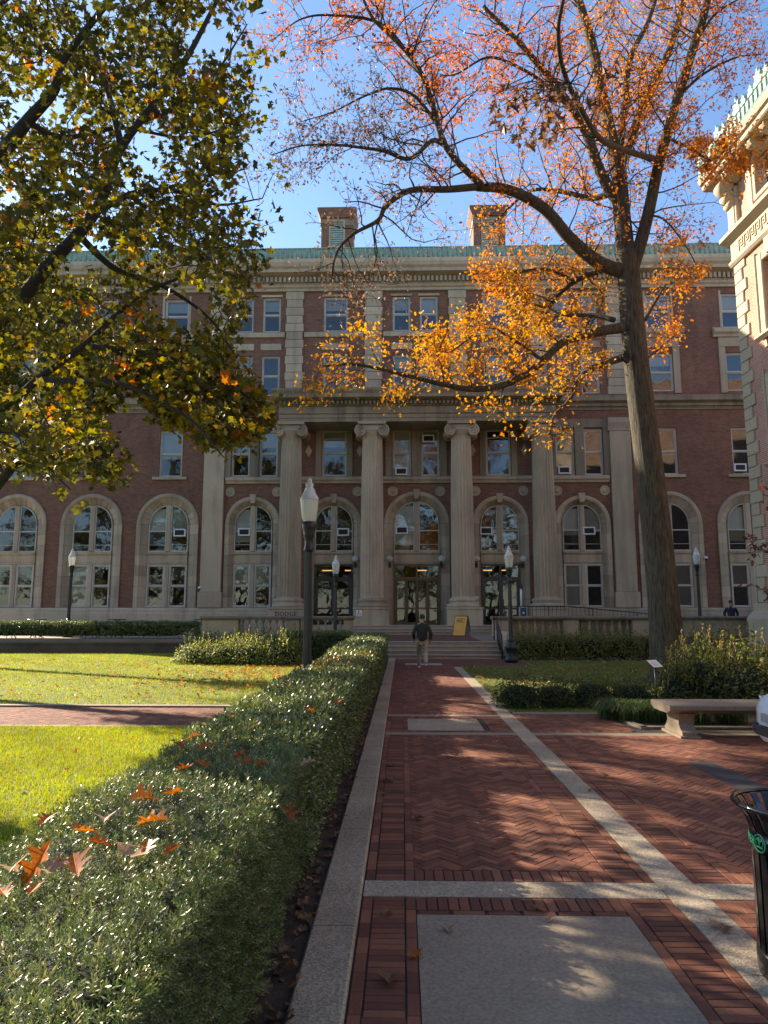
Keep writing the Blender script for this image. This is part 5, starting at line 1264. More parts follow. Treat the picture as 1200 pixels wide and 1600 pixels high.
# arching grass-like clumps
def tuft(label, x, y, r, n):
    t = thing('lilyturf_clump', (x, y, .02), label, 'plant', 'lilyturf clumps by the bench')
    a = rng.uniform(0, 2*np.pi, n); L_ = rng.uniform(.22, .42, n); b = rng.uniform(0, r*.55, n); o_ = rng.uniform(0, 2*np.pi, n)
    base = np.column_stack([x+b*np.cos(o_), y+b*np.sin(o_), np.full(n, .02)]); d = np.column_stack([np.cos(a), np.sin(a), np.zeros(n)]); s = np.column_stack([-np.sin(a), np.cos(a), np.zeros(n)])*.005
    up = np.array([0, 0, 1.0]); P = []
    for f, hgt, w in ((0, 0, 1), (.25, .62, 1), (.6, .85, .8), (1.0, .55, .15)):
        q = base+d*(L_*f*.8)[:, None]+up*(L_*hgt)[:, None]; P += [q-s*w, q+s*w]
    V = np.stack(P, 1).reshape(-1, 3); i = np.arange(n)[:, None]*8
    F = np.vstack([i+np.array([[0, 1, 3, 2]]), i+np.array([[2, 3, 5, 4]]), i+np.array([[4, 5, 7, 6]])])
    bulk('foliage', V, F, 'leaf', t, np.repeat(palette(n, [(.06, .10, .03), (.09, .14, .045), (.13, .17, .06)]), 8, 0))
for k, (px, d_, lb) in enumerate(((958, 12.75, 'arching lilyturf clump at the kerb corner'), (990, 12.5, 'arching lilyturf clump left of the bench'), (1022, 12.4, 'arching lilyturf clump touching the bench end'), (1085, 12.3, 'lilyturf clump seen under the bench seat'), (1140, 12.3, 'lilyturf clump under the right half of the bench'))):
    p = W(px, 1120, d_); tuft(lb, p.x, d_, .5, 520)
# ================================================================== TREES
class Tree:
    def __init__(s): s.mb = MB(); s.P = []; s.N = []; s.D = []; s.C = []; s.S = []
    def limb(s, pts, r0, r1, seg=9, n=5, power=1.0):
        q = catmull(pts, n); m = len(q); rad = [r0+(r1-r0)*(i/(m-1))**power for i in range(m)]
        s.mb.tube([Vector(p) for p in q], rad, seg); return [Vector(p) for p in q], rad
    def twig(s, a, d, L, r, n=4, wob=.25, seg=4, up=0.0):
        p = Vector(a); d = Vector(d).normalized(); pts = [p.copy()]
        for i in range(n):
            d = (d+Vector((random.gauss(0, wob), random.gauss(0, wob), random.gauss(0, wob)+up))).normalized(); p = p+d*(L/n); pts.append(p.copy())
        s.mb.tube(pts, [r*(1-.75*i/n) for i in range(n+1)], seg, cap=False); return pts
    def leaves(s, pts, n, spread, size, pal):
        k = len(pts)-1
        for _ in range(n):
            t = (random.random()**.7)*k; i = min(int(t), k-1); p = pts[i].lerp(pts[i+1], t-i); o = Vector((random.gauss(0, spread), random.gauss(0, spread), random.gauss(0, spread)))
            s.P.append(p+o); s.N.append((random.gauss(0, .6), random.gauss(0, .6), random.gauss(.25, .7))); d = (pts[-1]-pts[0]).normalized(); s.D.append((d.x+random.gauss(0, .5), d.y+random.gauss(0, .5), d.z-.45+random.gauss(0, .4)))
            s.C.append(pal[random.randrange(len(pal))]); s.S.append(size*random.uniform(.65, 1.25))
    def build(s, root, tmpl, bark, foliage='crown'):
        s.mb.build('trunk', bark, root)
        if s.P:
            n = len(s.P); C = (np.array(s.C)*(1+rng.normal(0, .16, (n, 1)))).clip(.004, 1)
            V, F, C = stamp(*tmpl, np.array(s.P), np.array(s.N), np.array(s.S), C, np.array(s.D), 0); bulk(foliage, V, F, 'leaf', root, C)
def perp(d, up=.3):
    v = Vector((random.gauss(0, 1), random.gauss(0, 1), random.gauss(0, 1)+up)); d = d.normalized(); v = v-d*v.dot(d); return v.normalized()
random.seed(11)
# ---- oak with orange leaves
T = Tree(); D0 = 19.0
oak = thing('oak_tree', (G(1045, 1075).x, D0, 0), 'tall oak with grey trunk and sparse orange leaves right of the walk', 'tree')
def Q(px, py, d): return tuple(W(px, py, d))
ORA = [(.50, .17, .025), (.54, .22, .03), (.44, .13, .02), (.56, .26, .05)]; YEL = [(.52, .22, .02), (.56, .28, .03), (.48, .17, .018), (.40, .25, .04)]
PIN = [(.46, .13, .05), (.54, .19, .07), (.40, .10, .04), (.55, .22, .05)]; BRN = [(.10, .055, .03), (.15, .08, .04)]; DRY = [(.16, .10, .07), (.10, .07, .05), (.22, .12, .07)]
base = W(1047, 1060, D0)
trunk_pts = [(base.x+.1, D0, -.1), (base.x+.06, D0, .35), Q(1043, 1010, D0), Q(1033, 900, D0), Q(1017, 750, D0), Q(998, 600, D0), Q(988, 500, D0), Q(982, 430, D0), Q(978, 395, D0)]
q = catmull(trunk_pts, 6); m = len(q); rad = []
for p in q:
    z = p[2]; rad.append(.415+.36*math.exp(-max(z, 0)/.45)-.0095*max(z, 0))
T.mb.tube([Vector(p) for p in q], rad, 18)
limbs = [  # points (px, py, depth), r0, r1, child length, leaf count per twig, palette, spacing
    ([(982, 428, 19), (935, 410, 18.7), (890, 372, 18.3), (850, 326, 17.9), (795, 297, 17.5), (745, 292, 17.2)], .205, .115, 1.6, 7, ORA, .55),
    ([(745, 292, 17.2), (700, 296, 16.9), (640, 298, 16.6), (603, 322, 16.4), (590, 345, 16.3), (552, 366, 16.1), (526, 395, 16), (517, 440, 15.9)], .10, .02, 1.5, 3, DRY, .32),
    ([(755, 292, 17.2), (712, 250, 16.9), (690, 215, 16.7), (672, 150, 16.5), (650, 100, 16.3), (612, 58, 16.2), (582, 28, 16.1), (560, -20, 16)], .095, .03, 1.6, 8, PIN, .32),
    ([(694, 226, 16.8), (675, 220, 16.7), (640, 248, 16.5), (600, 236, 16.3), (560, 230, 16.2), (520, 226, 16.1), (470, 228, 16.0), (425, 242, 16)], .07, .012, 1.3, 4, DRY, .28),
    ([(690, 205, 16.7), (650, 152, 16.5), (610, 138, 16.4), (570, 150, 16.2), (520, 175, 16.1), (470, 190, 16)], .05, .01, 1.3, 5, DRY, .28),
    ([(660, 118, 16.4), (600, 40, 16.3), (520, 24, 16.2), (470, 30, 16.1), (430, 60, 16)], .05, .01, 1.2, 5, PIN, .28),
    ([(980, 415, 19), (972, 335, 19.1), (966, 262, 19.2), (948, 185, 19.3), (925, 70, 19.4), (897, -20, 19.5)], .27, .12, 1.9, 9, ORA, .42),
    ([(968, 320, 19.1), (938, 268, 18.8), (915, 205, 18.5), (880, 150, 18.2), (840, 100, 18), (800, 55, 17.8), (755, 10, 17.6)], .17, .05, 1.8, 9, PIN, .36),
    ([(900, 180, 18.3), (850, 130, 18), (800, 100, 17.8), (760, 90, 17.6), (715, 115, 17.4), (690, 118, 17.3)], .06, .015, 1.5, 9, PIN, .32),
    ([(988, 420, 19), (1003, 372, 18.9), (1015, 325, 18.8), (1031, 250, 18.7), (1060, 150, 18.6), (1088, 60, 18.5), (1112, -20, 18.4)], .19, .11, 1.6, 5, ORA, .5),
    ([(968, 262, 19.3), (992, 200, 19.5), (1015, 140, 19.7), (1045, 80, 19.9), (1075, -20, 20)], .15, .08, 1.7, 7, ORA, .42),
    ([(966, 250, 19.5), (975, 170, 19.8), (985, 90, 20.1), (1010, 40, 20.3), (1030, -20, 20.5)], .13, .06, 1.6, 8, ORA, .4),
    ([(960, 300, 19), (925, 310, 19.6), (880, 300, 20.2), (830, 298, 20.8), (790, 330, 21.2), (760, 360, 21.5)], .10, .02, 1.7, 10, ORA, .34),
    ([(978, 415, 19.3), (930, 425, 19.8), (890, 445, 20.2), (862, 475, 20.6), (840, 510, 20.9)], .12, .03, 1.5, 24, YEL, .28),
    ([(972, 512, 18.8), (935, 518, 18.5), (880, 534, 18.2), (835, 575, 17.9), (790, 600, 17.6), (740, 608, 17.3), (690, 600, 17.0), (640, 588, 16.8), (560, 570, 16.5), (505, 572, 16.3)], .15, .02, 1.25, 22, YEL, .30),
    ([(960, 500, 19), (925, 492, 19.4), (880, 492, 19.9), (850, 480, 20.3), (810, 470, 20.6)], .08, .02, 1.5, 30, YEL, .25),
    ([(975, 558, 18.8), (925, 576, 18.3), (900, 600, 18), (890, 625, 17.8), (866, 650, 17.6), (858, 680, 17.5)], .11, .02, .8, 15, YEL, .42),
    ([(850, 565, 18), (800, 530, 17.8), (760, 510, 17.6), (725, 535, 17.4), (690, 560, 17.2)], .05, .012, 1.2, 26, YEL, .25),
    ([(900, 440, 20), (850, 420, 20.2), (800, 430, 20.4), (770, 455, 20.6)], .05, .012, 1.3, 26, ORA, .26),
    ([(1008, 500, 19.2), (1025, 470, 19.6), (1045, 440, 20), (1060, 455, 20.3)], .05, .012, .9, 15, ORA, .4),
    ([(1010, 560, 19.2), (1030, 545, 19.6), (1050, 528, 20), (1062, 520, 20.2)], .04, .01, .7, 15, ORA, .4),
    ([(1012, 335, 18.8), (1040, 345, 18.4), (1075, 390, 18.1), (1095, 430, 17.9)], .035, .008, .9, 7, ORA, .3),
    ([(1060, 150, 18.6), (1100, 115, 18.2), (1150, 90, 17.8), (1190, 85, 17.4)], .05, .012, 1.4, 8, PIN, .32),
    ([(1090, 60, 18.5), (1120, 20, 18.2), (1170, -10, 17.9)], .05, .015, 1.5, 9, PIN, .32),
    ([(1040, 215, 18.7), (1075, 230, 18), (1110, 250, 17.2), (1135, 235, 16.5), (1150, 250, 16)], .04, .008, .8, 12, ORA, .26),
    ([(1031, 250, 18.7), (1003, 243, 17.2), (965, 230, 15.5), (935, 214, 14), (905, 165, 12.6), (880, 110, 11.6), (872, 50, 11), (882, -10, 10.6)], .085, .03, .8, 0, BRN, .7),
]
for pts, r0, r1, cl, nl, pal, sp_ in limbs:
    P_, rd = T.limb([Q(*p) for p in pts], r0, r1, 9 if r0 > .1 else 7)
    acc = 0; tot = sum((P_[i+1]-P_[i]).length for i in range(len(P_)-1)); run = 0
    airy = nl < 15; sp_ *= .55 if airy else .8; lsz = .085 if airy else .10
    for i in range(len(P_)-1):
        d = P_[i+1]-P_[i]; acc += d.length; run += d.length
        if run < .10*tot: acc = 0; continue
        while acc > sp_:
            acc -= sp_
            L_ = cl*random.uniform(.55, 1.5 if airy else 1.2); dr = (d.normalized()*.55+perp(d, .35)).normalized()
            tw = T.twig(P_[i].lerp(P_[i+1], random.random()), dr, L_, min(rd[i]*.4, .024), 6, .24, 5, .02)
            if not nl: continue
            T.leaves(tw[2:], max(1, nl//2), .10, lsz, pal)
            for k in range(6 if airy else 5):
                j = random.randint(1, 5); dd = tw[j+1]-tw[j]
                t2 = T.twig(tw[j], (dd.normalized()*.7+perp(dd, .2)).normalized(), L_*random.uniform(.25, .55), .007, 4, .3, 3)
                if airy:
                    t3 = T.twig(t2[2], (t2[3]-t2[2]).normalized()*.6+perp(t2[3]-t2[2], 0), L_*.22, .004, 3, .3, 3)
                    T.leaves(t3, max(2, nl//3), .07, lsz, pal)
                T.leaves(t2, nl+1 if airy else int(nl*.62), .09 if airy else .15, lsz, pal)
    if nl: T.leaves(P_[-4:], nl*2, .15, lsz, pal)
TH = Tree()
# hanging brown leaves on the limb that reaches towards the camera
for px, py, d_ in ((768, 150, 10.5), (785, 165, 10.6), (800, 150, 10.8), (838, 138, 10.9), (875, 140, 11), (905, 160, 11), (938, 165, 11.2), (822, 230, 10.4), (790, 225, 10.3), (850, 210, 10.7), (862, 185, 10.8), (780, 190, 10.4), (845, 165, 10.8), (870, 215, 10.9), (962, 118, 11.3)):
    a = Vector(Q(890 if py < 200 else 880, 130, 11.8)); b_ = W(px, py, d_); mid = a.lerp(b_, .55)+Vector((0, 0, .15))
    pts_ = catmull([a, mid, b_], 5); T.mb.tube([Vector(p) for p in pts_], [.012*(1-.6*i/10) for i in range(len(pts_))], 4)
    TH.leaves([Vector(p) for p in pts_[-4:]], 9, .09, .20, BRN)
# knot on the trunk
kp = W(979, 557, D0-.43); kn = MB().lathe([(.20, 0), (.19, .04), (.13, .06), (.10, .03), (.0, -.05)], (0, 0, 0), 16); kn.v = [(kp.x+a*.6, kp.y-.0-c+.02, kp.z+b_) for a, b_, c in kn.v]; kn.build('trunk_knot', 'bark_dark', oak)
T.build(oak, STAR, 'bark_oak')
n = len(TH.P); OAKT = fan([(.03, 0), (.12, .18), (.08, .27), (.36, .38), (.13, .46), (.40, .68), (.12, .72), (.14, .86), (0, 1), (-.14, .86), (-.12, .74), (-.38, .70), (-.13, .48), (-.34, .40), (-.08, .28), (-.12, .2), (-.03, 0)], fold=.4)
V, F, C = stamp(*OAKT, np.array(TH.P), np.array(TH.N), np.array(TH.S), (np.array(TH.C)*(1+rng.normal(0, .16, (n, 1)))).clip(.004, 1), np.array(TH.D)*.5+np.array([0, 0, -1.0]), 0); bulk('hanging_leaves', V, F, 'leaf', oak, C)
# ---- green and gold tree at the left, trunk out of the frame
T = Tree(); random.seed(3)
lt = thing('maple_tree', (-9.6, 10.6, 0), 'dense backlit green and gold tree overhanging from the left edge', 'tree')
T.limb([(-9.6, 10.6, -.1), (-9.55, 10.6, 1.2), (-9.4, 10.6, 3.2), (-9.0, 10.5, 5.5), (-8.7, 10.4, 8.5), (-8.2, 10.4, 12), (-7.9, 10.4, 15)], .42, .10, 14)
LP = [([(-310, 640, 10.6), (-150, 690, 10.6), (0, 640, 10.6), (60, 592, 10.6), (130, 540, 10.6), (215, 465, 10.6), (290, 430, 10.7)], .10, .02),
      ([(-300, 560, 10.5), (-120, 560, 10.4), (0, 500, 10.3), (80, 410, 10.2), (150, 330, 10.2), (190, 230, 10.2), (280, 110, 10.2), (345, -10, 10.2)], .15, .03),
      ([(-290, 420, 10.4), (-120, 330, 10.2), (0, 238, 10.0), (42, 190, 9.9), (85, 140, 9.8), (100, 92, 9.8), (180, -10, 9.7)], .14, .04),
      ([(60, 592, 10.6), (110, 596, 10.3), (190, 600, 10), (290, 650, 9.7), (330, 692, 9.6), (350, 715, 9.5)], .05, .008),
      ([(-150, 690, 10.6), (-40, 660, 10.4), (50, 692, 10.2), (80, 735, 10), (110, 765, 9.9)], .05, .008),
      ([(150, 330, 10.2), (215, 300, 10.5), (280, 300, 10.8), (340, 320, 11), (410, 310, 11.2)], .06, .01),
      ([(120, 365, 10.2), (180, 420, 10.6), (260, 450, 11), (330, 500, 11.3), (370, 560, 11.5)], .06, .01),
      ([(190, 230, 10.2), (165, 130, 10.6), (140, 50, 11), (125, -30, 11.3)], .06, .02),
      ([(215, 190, 10.2), (290, 160, 10.5), (340, 110, 10.8), (385, 40, 11)], .05, .01),
      ([(42, 190, 9.9), (100, 215, 10.2), (190, 200, 11), (300, 215, 11.5), (395, 180, 12)], .05, .01),
      ([(-290, 300, 10.4), (-200, 200, 11.2), (-60, 60, 12), (80, -60, 12.6)], .12, .03),
      ([(130, 540, 10.6), (220, 550, 11), (300, 570, 11.4), (380, 620, 11.8)], .05, .01),
      ([(-300, 500, 10.5), (-200, 560, 9.6), (-90, 640, 8.9), (20, 700, 8.6)], .07, .01)]
anchors = []
for pts, r0, r1 in LP:
    P_, rd = T.limb([Q(*p) for p in pts], r0, r1, 8); anchors += P_
A_ = np.array([tuple(a) for a in anchors])
POLY = [(-420, -330), (420, -330), (372, -60), (382, 0), (384, 60), (398, 105), (404, 150), (384, 185), (368, 212), (398, 240), (430, 268), (418, 320), (404, 380), (398, 425), (372, 485), (352, 560), (398, 632), (372, 722), (352, 700), (300, 650), (235, 640), (190, 700), (150, 772), (98, 742), (28, 762), (0, 738), (-420, 790)]
def inpoly(x, y):
    c = False; j = len(POLY)-1
    for i in range(len(POLY)):
        xi, yi = POLY[i]; xj, yj = POLY[j]
        if (yi > y) != (yj > y) and x < (xj-xi)*(y-yi)/(yj-yi)+xi: c = not c
        j = i
    return c
GRN = [(.085, .08, .016), (.055, .055, .012), (.11, .105, .02), (.14, .115, .02)]; GLD = [(.26, .20, .02), (.32, .19, .02), (.20, .18, .02)]; RED = [(.45, .17, .03), (.40, .13, .03)]
def sunny(p, u):
    """True where this leaf cluster would throw shade on the sunlit hedge top, lawn or right edge of the walk"""
    q_ = p-SUN*((p.z-.85)/SUN.z)
    if -3.1 < q_.x < -.15 and -2 < q_.y < 14: return u < .985
    if -10 < q_.x < -2.2 and 3 < q_.y < 13: return u < .93
    q_ = p-SUN*(p.z/SUN.z)
    if q_.x > 1.15 and (q_.y < 5.3 or (q_.x < 2.8 and q_.y < 7.6)): return u < .95
    return False
cand = []
while len(cand) < 3400:
    px, py = random.uniform(-420, 432), random.uniform(-330, 790)
    if not inpoly(px, py): continue
    p = W(px, py, min(max(random.gauss(11.2, 1.7), 8.2), 16)); q_ = p-SUN*(p.z/SUN.z); keep = -.3 < q_.x < 1.2 and 3 < q_.y < 10.5  # keep: crown is shaped so that these clusters shade the walk
    if not keep and ((px < -20 and random.random() < .55) or (py < 0 and random.random() < .5)): continue
    if math.sin(px*.031+py*.017)+math.sin(py*.029-px*.013+1)+.6*math.sin(px*.07+.5)*math.sin(py*.06) < -.72: continue
    if py > 330 and random.random() < min(.62, (py-330)/350)*(.3 if keep else 1): continue
    u = random.random()
    for tries in range(9):
        if tries or not keep: p = W(px, py, min(max(random.gauss(11.2, 1.7), 8.2), 16))
        if not sunny(p, u): break
    else: continue
    cand.append((float(np.linalg.norm(A_-np.array(p), axis=1).min()), px, py, p))
cand.sort(key=lambda c: c[0])
nodes = np.zeros((len(A_)+len(cand), 3)); nodes[:len(A_)] = A_; nn = len(A_)
for dist, px, py, p in cand:
    dd = np.linalg.norm(nodes[:nn]-np.array(p), axis=1); a = Vector(nodes[int(dd.argmin())]); dr = p-a; L_ = dr.length
    if L_ > 1.1: continue
    mid = a.lerp(p, .5)+Vector((random.gauss(0, .1), random.gauss(0, .1), random.gauss(.02, .1)))*min(1, L_*1.6); pts_ = catmull([a, mid, p], 2)
    T.mb.tube([Vector(v) for v in pts_], [.011*(1-.5*i/(len(pts_)-1)) for i in range(len(pts_))], 3, cap=False)
    nodes[nn] = p; nn += 1
    tw = T.twig(p, (dr.normalized() if L_ > .05 else Vector((1, 0, 0)))+Vector((.2, 0, -.15)), random.uniform(.2, .42), .005, 3, .35, 3)
    r_ = random.random(); edge = max(0, min(1, (px-150)/300))*.2+(.22 if py > 560 else 0)  # more gold leaves at right and low: lit edges put into colour
    pal = RED if r_ < .03 else (GLD if r_ < .10+edge else GRN)
    T.leaves([p]+tw, random.randint(8, 13), .12, .125, pal)
T.build(lt, MAPLE, 'bark_dark')
# ---- trees of the same kind, added behind the first to shade the walk
def backtree(name, x_, y_, lean, zs, label, seed, rad=3.6):
    T = Tree(); random.seed(seed); root = thing(name, (x_, y_, 0), label, 'tree')
    T.limb([(x_, y_, 0), (x_+lean*.2, y_, 3), (x_+lean*.6, y_+.1, 6), (x_+lean, y_+.2, 9), (x_+lean*1.05, y_+.3, 12.5), (x_+lean*1.1, y_+.4, 15)], .3, .06, 10)
    bl_ = []
    for k in range(16):
        z0_ = zs+k*(14-zs)/15; a_ = k*2.4; st_ = Vector((x_+lean*min(1, z0_/9)**1.3, y_+.1, z0_)); l_ = rad-abs(k-6)*.2
        e_ = st_+Vector((math.cos(a_)*l_, math.sin(a_)*l_, 1.0+random.random())); P_, rd = T.limb([st_, st_.lerp(e_, .5)+Vector((0, 0, .35)), e_], .06, .012, 6); bl_ += P_[4:]
    for b_ in bl_:
        for k in range(9):
            tw = T.twig(b_, (random.gauss(0, 1), random.gauss(0, 1), random.gauss(.1, .6)), random.uniform(.5, 1.3), .01, 4, .25, 3); T.leaves(tw, 11, .14, .15, GRN if random.random() < .8 else GLD)
    T.build(root, MAPLE, 'bark_dark'); return root
backtree('maple_tree', -19.2, 27.0, 4.6, 6.8, 'farther green tree added behind the overhanging one to shade the walk', 31)
shade_tree = dup(bpy.data.objects['maple_tree.001']); shade_tree.location = (-18.3, 20.3, 0); shade_tree.rotation_euler.z = .25; shade_tree['label'] = 'green tree added outside the left edge to shade the walk and plaza'  # added copy, placed so its shadow lands on the walk
for c_ in shade_tree.children: c_.matrix_parent_inverse = Matrix.Translation((19.2, -27.0, 0))
# ---- trees of the lawn behind the camera; they show as dark reflections in the panes
X9 = [-54, -45, -37, -28, -20, -11, -3, 6, 15, 23, 32, 41, 50]; WD = ('first', 'second', 'third', 'fourth', 'fifth', 'sixth', 'seventh', 'eighth', 'ninth', 'tenth', 'eleventh', 'twelfth', 'thirteenth')
mt0 = None
for k, x_ in enumerate(X9):
    lb = 'green tree mirrored in the arched panes, %s from the left behind the viewer' % WD[k]; y_ = -20-4*(k % 3)
    if mt0 is None: o = mt0 = backtree('maple_tree', x_, y_, .3, 1.6, lb, 33, 4.6); b0 = Vector((x_, y_, 0))
    else:
        o = dup(mt0); o.location = (x_, y_, 0); o['label'] = lb; o.rotation_euler.z = k*1.3
        for c_ in o.children: c_.matrix_parent_inverse = Matrix.Translation(-b0)
    o['group'] = 'trees mirrored in the panes'; o.scale = (1.3, 1.3, 1.65)
for k, x_ in enumerate(X9):
    o = dup(mt0); o.location = (x_*1.2+5, -40-3*(k % 2), 0); o['label'] = 'green tree mirrored low in the panes, %s from the left in the farther row' % WD[k]; o.rotation_euler.z = k*2.1+.5; o.scale = (1.7, 1.7, 1.5)
    for c_ in o.children: c_.matrix_parent_inverse = Matrix.Translation(-b0)
# ---- purple Japanese maple whose branch tips enter at the right edge
T = Tree(); random.seed(9); jm = thing('purple_maple', (8.9, 12.6, 0), 'dark purple maple whose branch tips enter at the right edge', 'tree')
T.limb([(8.9, 12.6, -.05), (8.85, 12.6, 1.0), (8.7, 12.5, 2.2), (8.4, 12.4, 3.4), (8.2, 12.4, 4.6)], .09, .03, 8)
for pts in ([(1330, 900, 12.5), (1260, 890, 12.4), (1200, 862, 12.3), (1180, 858, 12.3)], [(1320, 800, 12.4), (1240, 770, 12.3), (1195, 775, 12.3)], [(1330, 950, 12.5), (1250, 925, 12.4), (1190, 920, 12.3)], [(1310, 700, 12.4), (1240, 620, 12.2), (1205, 560, 12.1)]):
    P_, rd = T.limb([Q(*p) for p in pts], .025, .005, 6)
    for i in range(3, len(P_)):
        tw = T.twig(P_[i], perp(P_[-1]-P_[0], -.2)+(P_[-1]-P_[0]).normalized()*.6, .28, .005, 3, .2, 3); T.leaves(tw, 7, .05, .085, [(.07, .03, .03), (.11, .04, .035), (.05, .025, .025)])
T.build(jm, STAR, 'bark_dark')

# ================================================================== FALLEN LEAVES
ol = oak_outline()
def oak_leaf_mesh(seed, col):
    random.seed(seed); cu, fo, tw_ = random.uniform(-.7, 1.0), random.uniform(.15, .9), random.uniform(-.6, .6)
    vs = []
    for x, y in ol: vs.append((x, y))
    ys = sorted({round(y, 3) for _, y in ol})
    bm = MB(); half = len(ol)//2
    def Z(x, y): return cu*(y-.5)**2+fo*abs(x)*.9+tw_*x*y
    # strip triangles between outline and midrib
    mid = [(0.0, y) for _, y in ol]
    for i in range(len(ol)-1):
        a, b_ = ol[i], ol[i+1]; ma, mb_ = (0, a[1]), (0, b_[1])
        bm.add([(p[0], p[1]-.5, Z(*p)) for p in (a, b_, mb_, ma)], [(0, 1, 2, 3)] if abs(a[1]-b_[1]) > 1e-4 else [(0, 1, 2)], True)
    bm.tube([(0, -.72, Z(0, 0)+.05), (0, -.5, Z(0, 0)), (0, .45, Z(0, .95))], [.012, .010, .004], 4)
    return bm.mesh('oak_leaf', col)
leafmat('fallen_orange', .35, .45, False, (.50, .15, .015)); leafmat('fallen_red', .3, .45, False, (.40, .09, .012)); leafmat('fallen_tan', .25, .6, False, (.42, .28, .19)); leafmat('fallen_brown', .2, .6, False, (.20, .11, .055))
LM = {(k, c): oak_leaf_mesh(k+11, c) for k in range(5) for c in ('fallen_orange', 'fallen_red', 'fallen_tan', 'fallen_brown')}
def fallen(px, py, z, size, col, k, label, group, tilt=(0, 0), rz=None):
    p = G(px, py, z); o = bpy.data.objects.new('oak_leaf', LM[(k % 5, col)]); COL.objects.link(o)
    o.location = (p.x, p.y, z); o.scale = (size,)*3; o.rotation_euler = (tilt[0], tilt[1], random.uniform(0, 6.28) if rz is None else rz); tag(o, label, 'leaf', group)
random.seed(2)
HG = 'fallen oak leaves on the near hedge'
HL = [(58, 1350, .17, 'fallen_orange', (1.0, .3), 'upright curled orange oak leaf at the left edge of the hedge'), (118, 1352, .16, 'fallen_orange', (.7, -.2), 'bright orange oak leaf right of the curled one'), (238, 1282, .16, 'fallen_orange', (.35, .1), 'broad orange oak leaf lying alone in the hedge middle'), (225, 1247, .16, 'fallen_orange', (.4, -.2), 'orange oak leaf behind the broad one on the hedge'), (272, 1240, .15, 'fallen_orange', (.4, .3), 'ragged orange oak leaf at the rear of the near leaf group'), (448, 1272, .15, 'fallen_red', (.9, .5), 'rust red oak leaf hanging on the shaded hedge side'),
      (130, 1298, .12, 'fallen_orange', (.5, .2), 'small orange oak leaf above the bright pair'), (72, 1280, .10, 'fallen_red', (.4, .2), 'small red oak leaf near the lawn side of the hedge'), (165, 1278, .12, 'fallen_tan', (.4, .2), 'pale tan oak leaf near the lawn side of the hedge'), (205, 1335, .16, 'fallen_tan', (.5, .2), 'large pale tan oak leaf lying among orange ones'), (228, 1325, .12, 'fallen_orange', (.8, .2), 'orange oak leaf tucked beside the pale tan leaf'), (155, 1318, .11, 'fallen_red', (.6, .1), 'dark red oak leaf left of the pale tan leaf'), (268, 1328, .10, 'fallen_red', (.3, .1), 'red oak leaf right of the pale tan leaf'), (20, 1355, .15, 'fallen_tan', (.6, .4), 'tan oak leaf at the very left picture edge'), (82, 1358, .13, 'fallen_tan', (.5, .2), 'tan oak leaf under the upright curled leaf'), (5, 1395, .08, 'fallen_orange', (.3, .1), 'tiny orange leaf at the left picture edge'), (52, 1390, .08, 'fallen_orange', (.3, 0), 'tiny orange leaf below the curled leaf')]
for i, (px, py, s, c, ti, lb) in enumerate(HL): ti = (ti[0]*(.55 if i else 1), ti[1]*.7); fallen(px, py, 1.012 if px < 440 else .80, s*random.uniform(.75, .98), c, i, lb, HG, ti)
SL = ('nearest of the lawn-side pair behind the big leaves', 'just right of the red lawn-side leaf on the hedge', 'left of two red leaves in the hedge middle', 'right of two red leaves in the hedge middle', 'right of a close orange pair on the hedge', 'left of a close orange pair on the hedge', 'just behind the two red leaves in the hedge middle', 'caught at the walk-side edge of the hedge', 'alone on the middle of the hedge top, large in its stretch', 'farthest along the near hedge top', 'second farthest along the near hedge top', 'close to the lawn-side edge of the hedge', 'at the lawn-side edge beyond the orange pair', 'midway along the far half of the near hedge', 'at the lawn-side edge, far half of the hedge', 'left of the midway orange leaf on the far half')
for i, (px, py, c) in enumerate(((290, 1200, 'fallen_red'), (315, 1195, 'fallen_orange'), (385, 1192, 'fallen_red'), (405, 1196, 'fallen_red'), (330, 1165, 'fallen_orange'), (318, 1168, 'fallen_orange'), (372, 1182, 'fallen_red'), (480, 1192, 'fallen_tan'), (485, 1110, 'fallen_orange'), (515, 1083, 'fallen_orange'), (527, 1098, 'fallen_orange'), (280, 1165, 'fallen_red'), (303, 1150, 'fallen_orange'), (440, 1130, 'fallen_orange'), (360, 1120, 'fallen_tan'), (395, 1135, 'fallen_tan'))):
    fallen(px, py, 1.0, .11, c, i, 'small %s oak leaf %s' % (c[7:], SL[i]), 'small leaves farther along the hedge', (.3, .2))
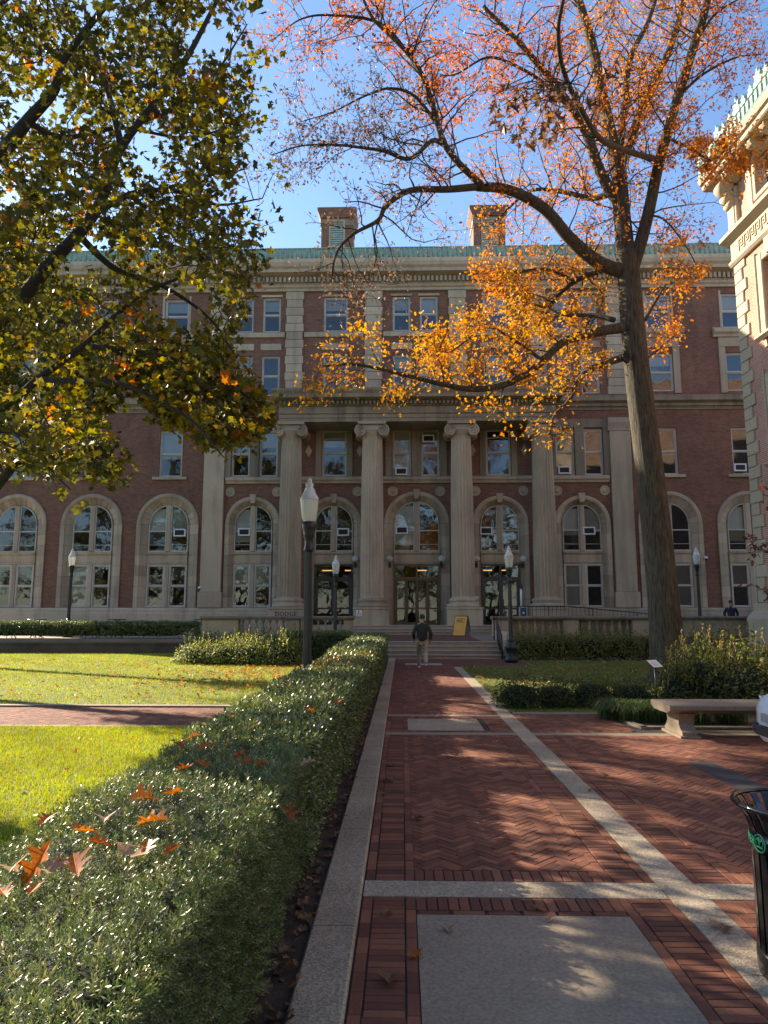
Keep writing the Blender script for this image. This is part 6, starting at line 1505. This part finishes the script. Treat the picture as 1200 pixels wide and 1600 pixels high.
GL = [(610, 1530, 'fallen_brown', .15, 'brown oak leaf on the left border bricks near the slab'), (605, 1425, 'fallen_brown', .10, 'small brown leaf on the border bricks by the concrete band'), (700, 1450, 'fallen_tan', .10, 'small tan leaf on the slab corner'), (648, 1492, 'fallen_orange', .10, 'small orange leaf on the slab edge'), (1120, 1445, 'fallen_tan', .13, 'curled tan leaf on the stone strip by the bin'), (1135, 1453, 'fallen_brown', .10, 'dark twig-like leaf on the stone strip by the bin'),
      (948, 1213, 'fallen_brown', .16, 'brown oak leaf alone on the plaza bricks'), (898, 1169, 'fallen_brown', .14, 'brown oak leaf on the plaza near the strip'), (970, 1173, 'fallen_brown', .09, 'tiny brown leaf right of the plaza oak leaf'), (922, 1235, 'fallen_brown', .09, 'tiny brown leaf below the plaza oak leaf'), (975, 1276, 'fallen_tan', .07, 'tiny tan leaf near the strip on the plaza'), (612, 1195, 'fallen_brown', .14, 'brown leaf on the left border of the walk by the kerb'), (608, 1220, 'fallen_brown', .15, 'crumpled brown leaf beside the kerb, middle of the walk'), (600, 1240, 'fallen_brown', .10, 'brown leaf on the kerb edge, middle of the walk'), (655, 1278, 'fallen_brown', .12, 'dark leaf on the herringbone near the left border'), (840, 1420, 'fallen_brown', .10, 'upright brown leaf on the soldier course before the slab'),
      (860, 1435, 'fallen_tan', .08, 'tiny tan leaf at the top edge of the slab'), (470, 1540, 'fallen_orange', .12, 'orange leaf on the soil beside the kerb'), (410, 1545, 'fallen_tan', .12, 'tan leaf on the soil under the hedge')]
for i, (px, py, c, s, lb) in enumerate(GL): fallen(px, py, .03, s, c, i+1, lb, 'fallen leaves on the paving', (.15, .1))
def litter(name, n, fn, z, size, cols, label, kind=True):
    P = fn(n); n = len(P); P = np.column_stack([P, np.full(n, z)+rng.uniform(0, .03, n)])
    V, F, C = stamp(*STAR, P, np.tile(np.array([0, 0, 1.0]), (n, 1)), size*rng.uniform(.6, 1.3, n), palette(n, cols), None, .35)
    tag(bulk(name, V, F, 'fallen', None, C), label, 'leaves', kind='stuff')
OR = [(.42, .15, .02), (.32, .12, .03), (.40, .24, .12), (.5, .2, .03)]
litter('leaf_litter', 6000, lambda n: in_tri_view(n, -17, -2, 14.3, 27, 1, lambda P: rng.random(len(P)) < np.clip(.12+.0*P[:, 0]+np.exp(-((P[:, 0]+3.5)/2.5)**2)*np.exp(-((P[:, 1]-21)/4)**2)*1.2, 0, 1)), .07, .10, OR, 'scattered orange leaves on the far lawn')
litter('leaf_litter', 900, lambda n: in_tri_view(n, -7, -2, 6, 11.5, 1, lambda P: rng.random(len(P)) < .09), .06, .07, OR, 'few scattered leaves on the near lawn')
litter('leaf_litter', 900, lambda n: in_tri_view(n, SX1, 12, 13.5, 27.3, 1, lambda P: (P[:, 1] < 24.3) | (P[:, 0] > 4.6)), .07, .10, [(.38, .26, .14), (.3, .15, .06), (.42, .2, .05)], 'pale fallen leaves on the shaded right lawn')
litter('leaf_litter', 420, lambda n: np.column_stack([rng.uniform(-.68, -.53, n), rng.uniform(2.5, 14, n)]), .02, .06, [(.22, .13, .07), (.3, .16, .07), (.12, .08, .05)], 'dry leaf crumbs on the soil between hedge and kerb')
litter('leaf_litter', 500, lambda n: np.column_stack([rng.uniform(-1.5, -.7, n), rng.uniform(10.9, 26, n)])[rng.random(n) < .6], .97, .085, OR, 'small orange leaves scattered over the far hedge tops')
for o in bpy.data.objects:
    if '_b' in o: del o['_b']
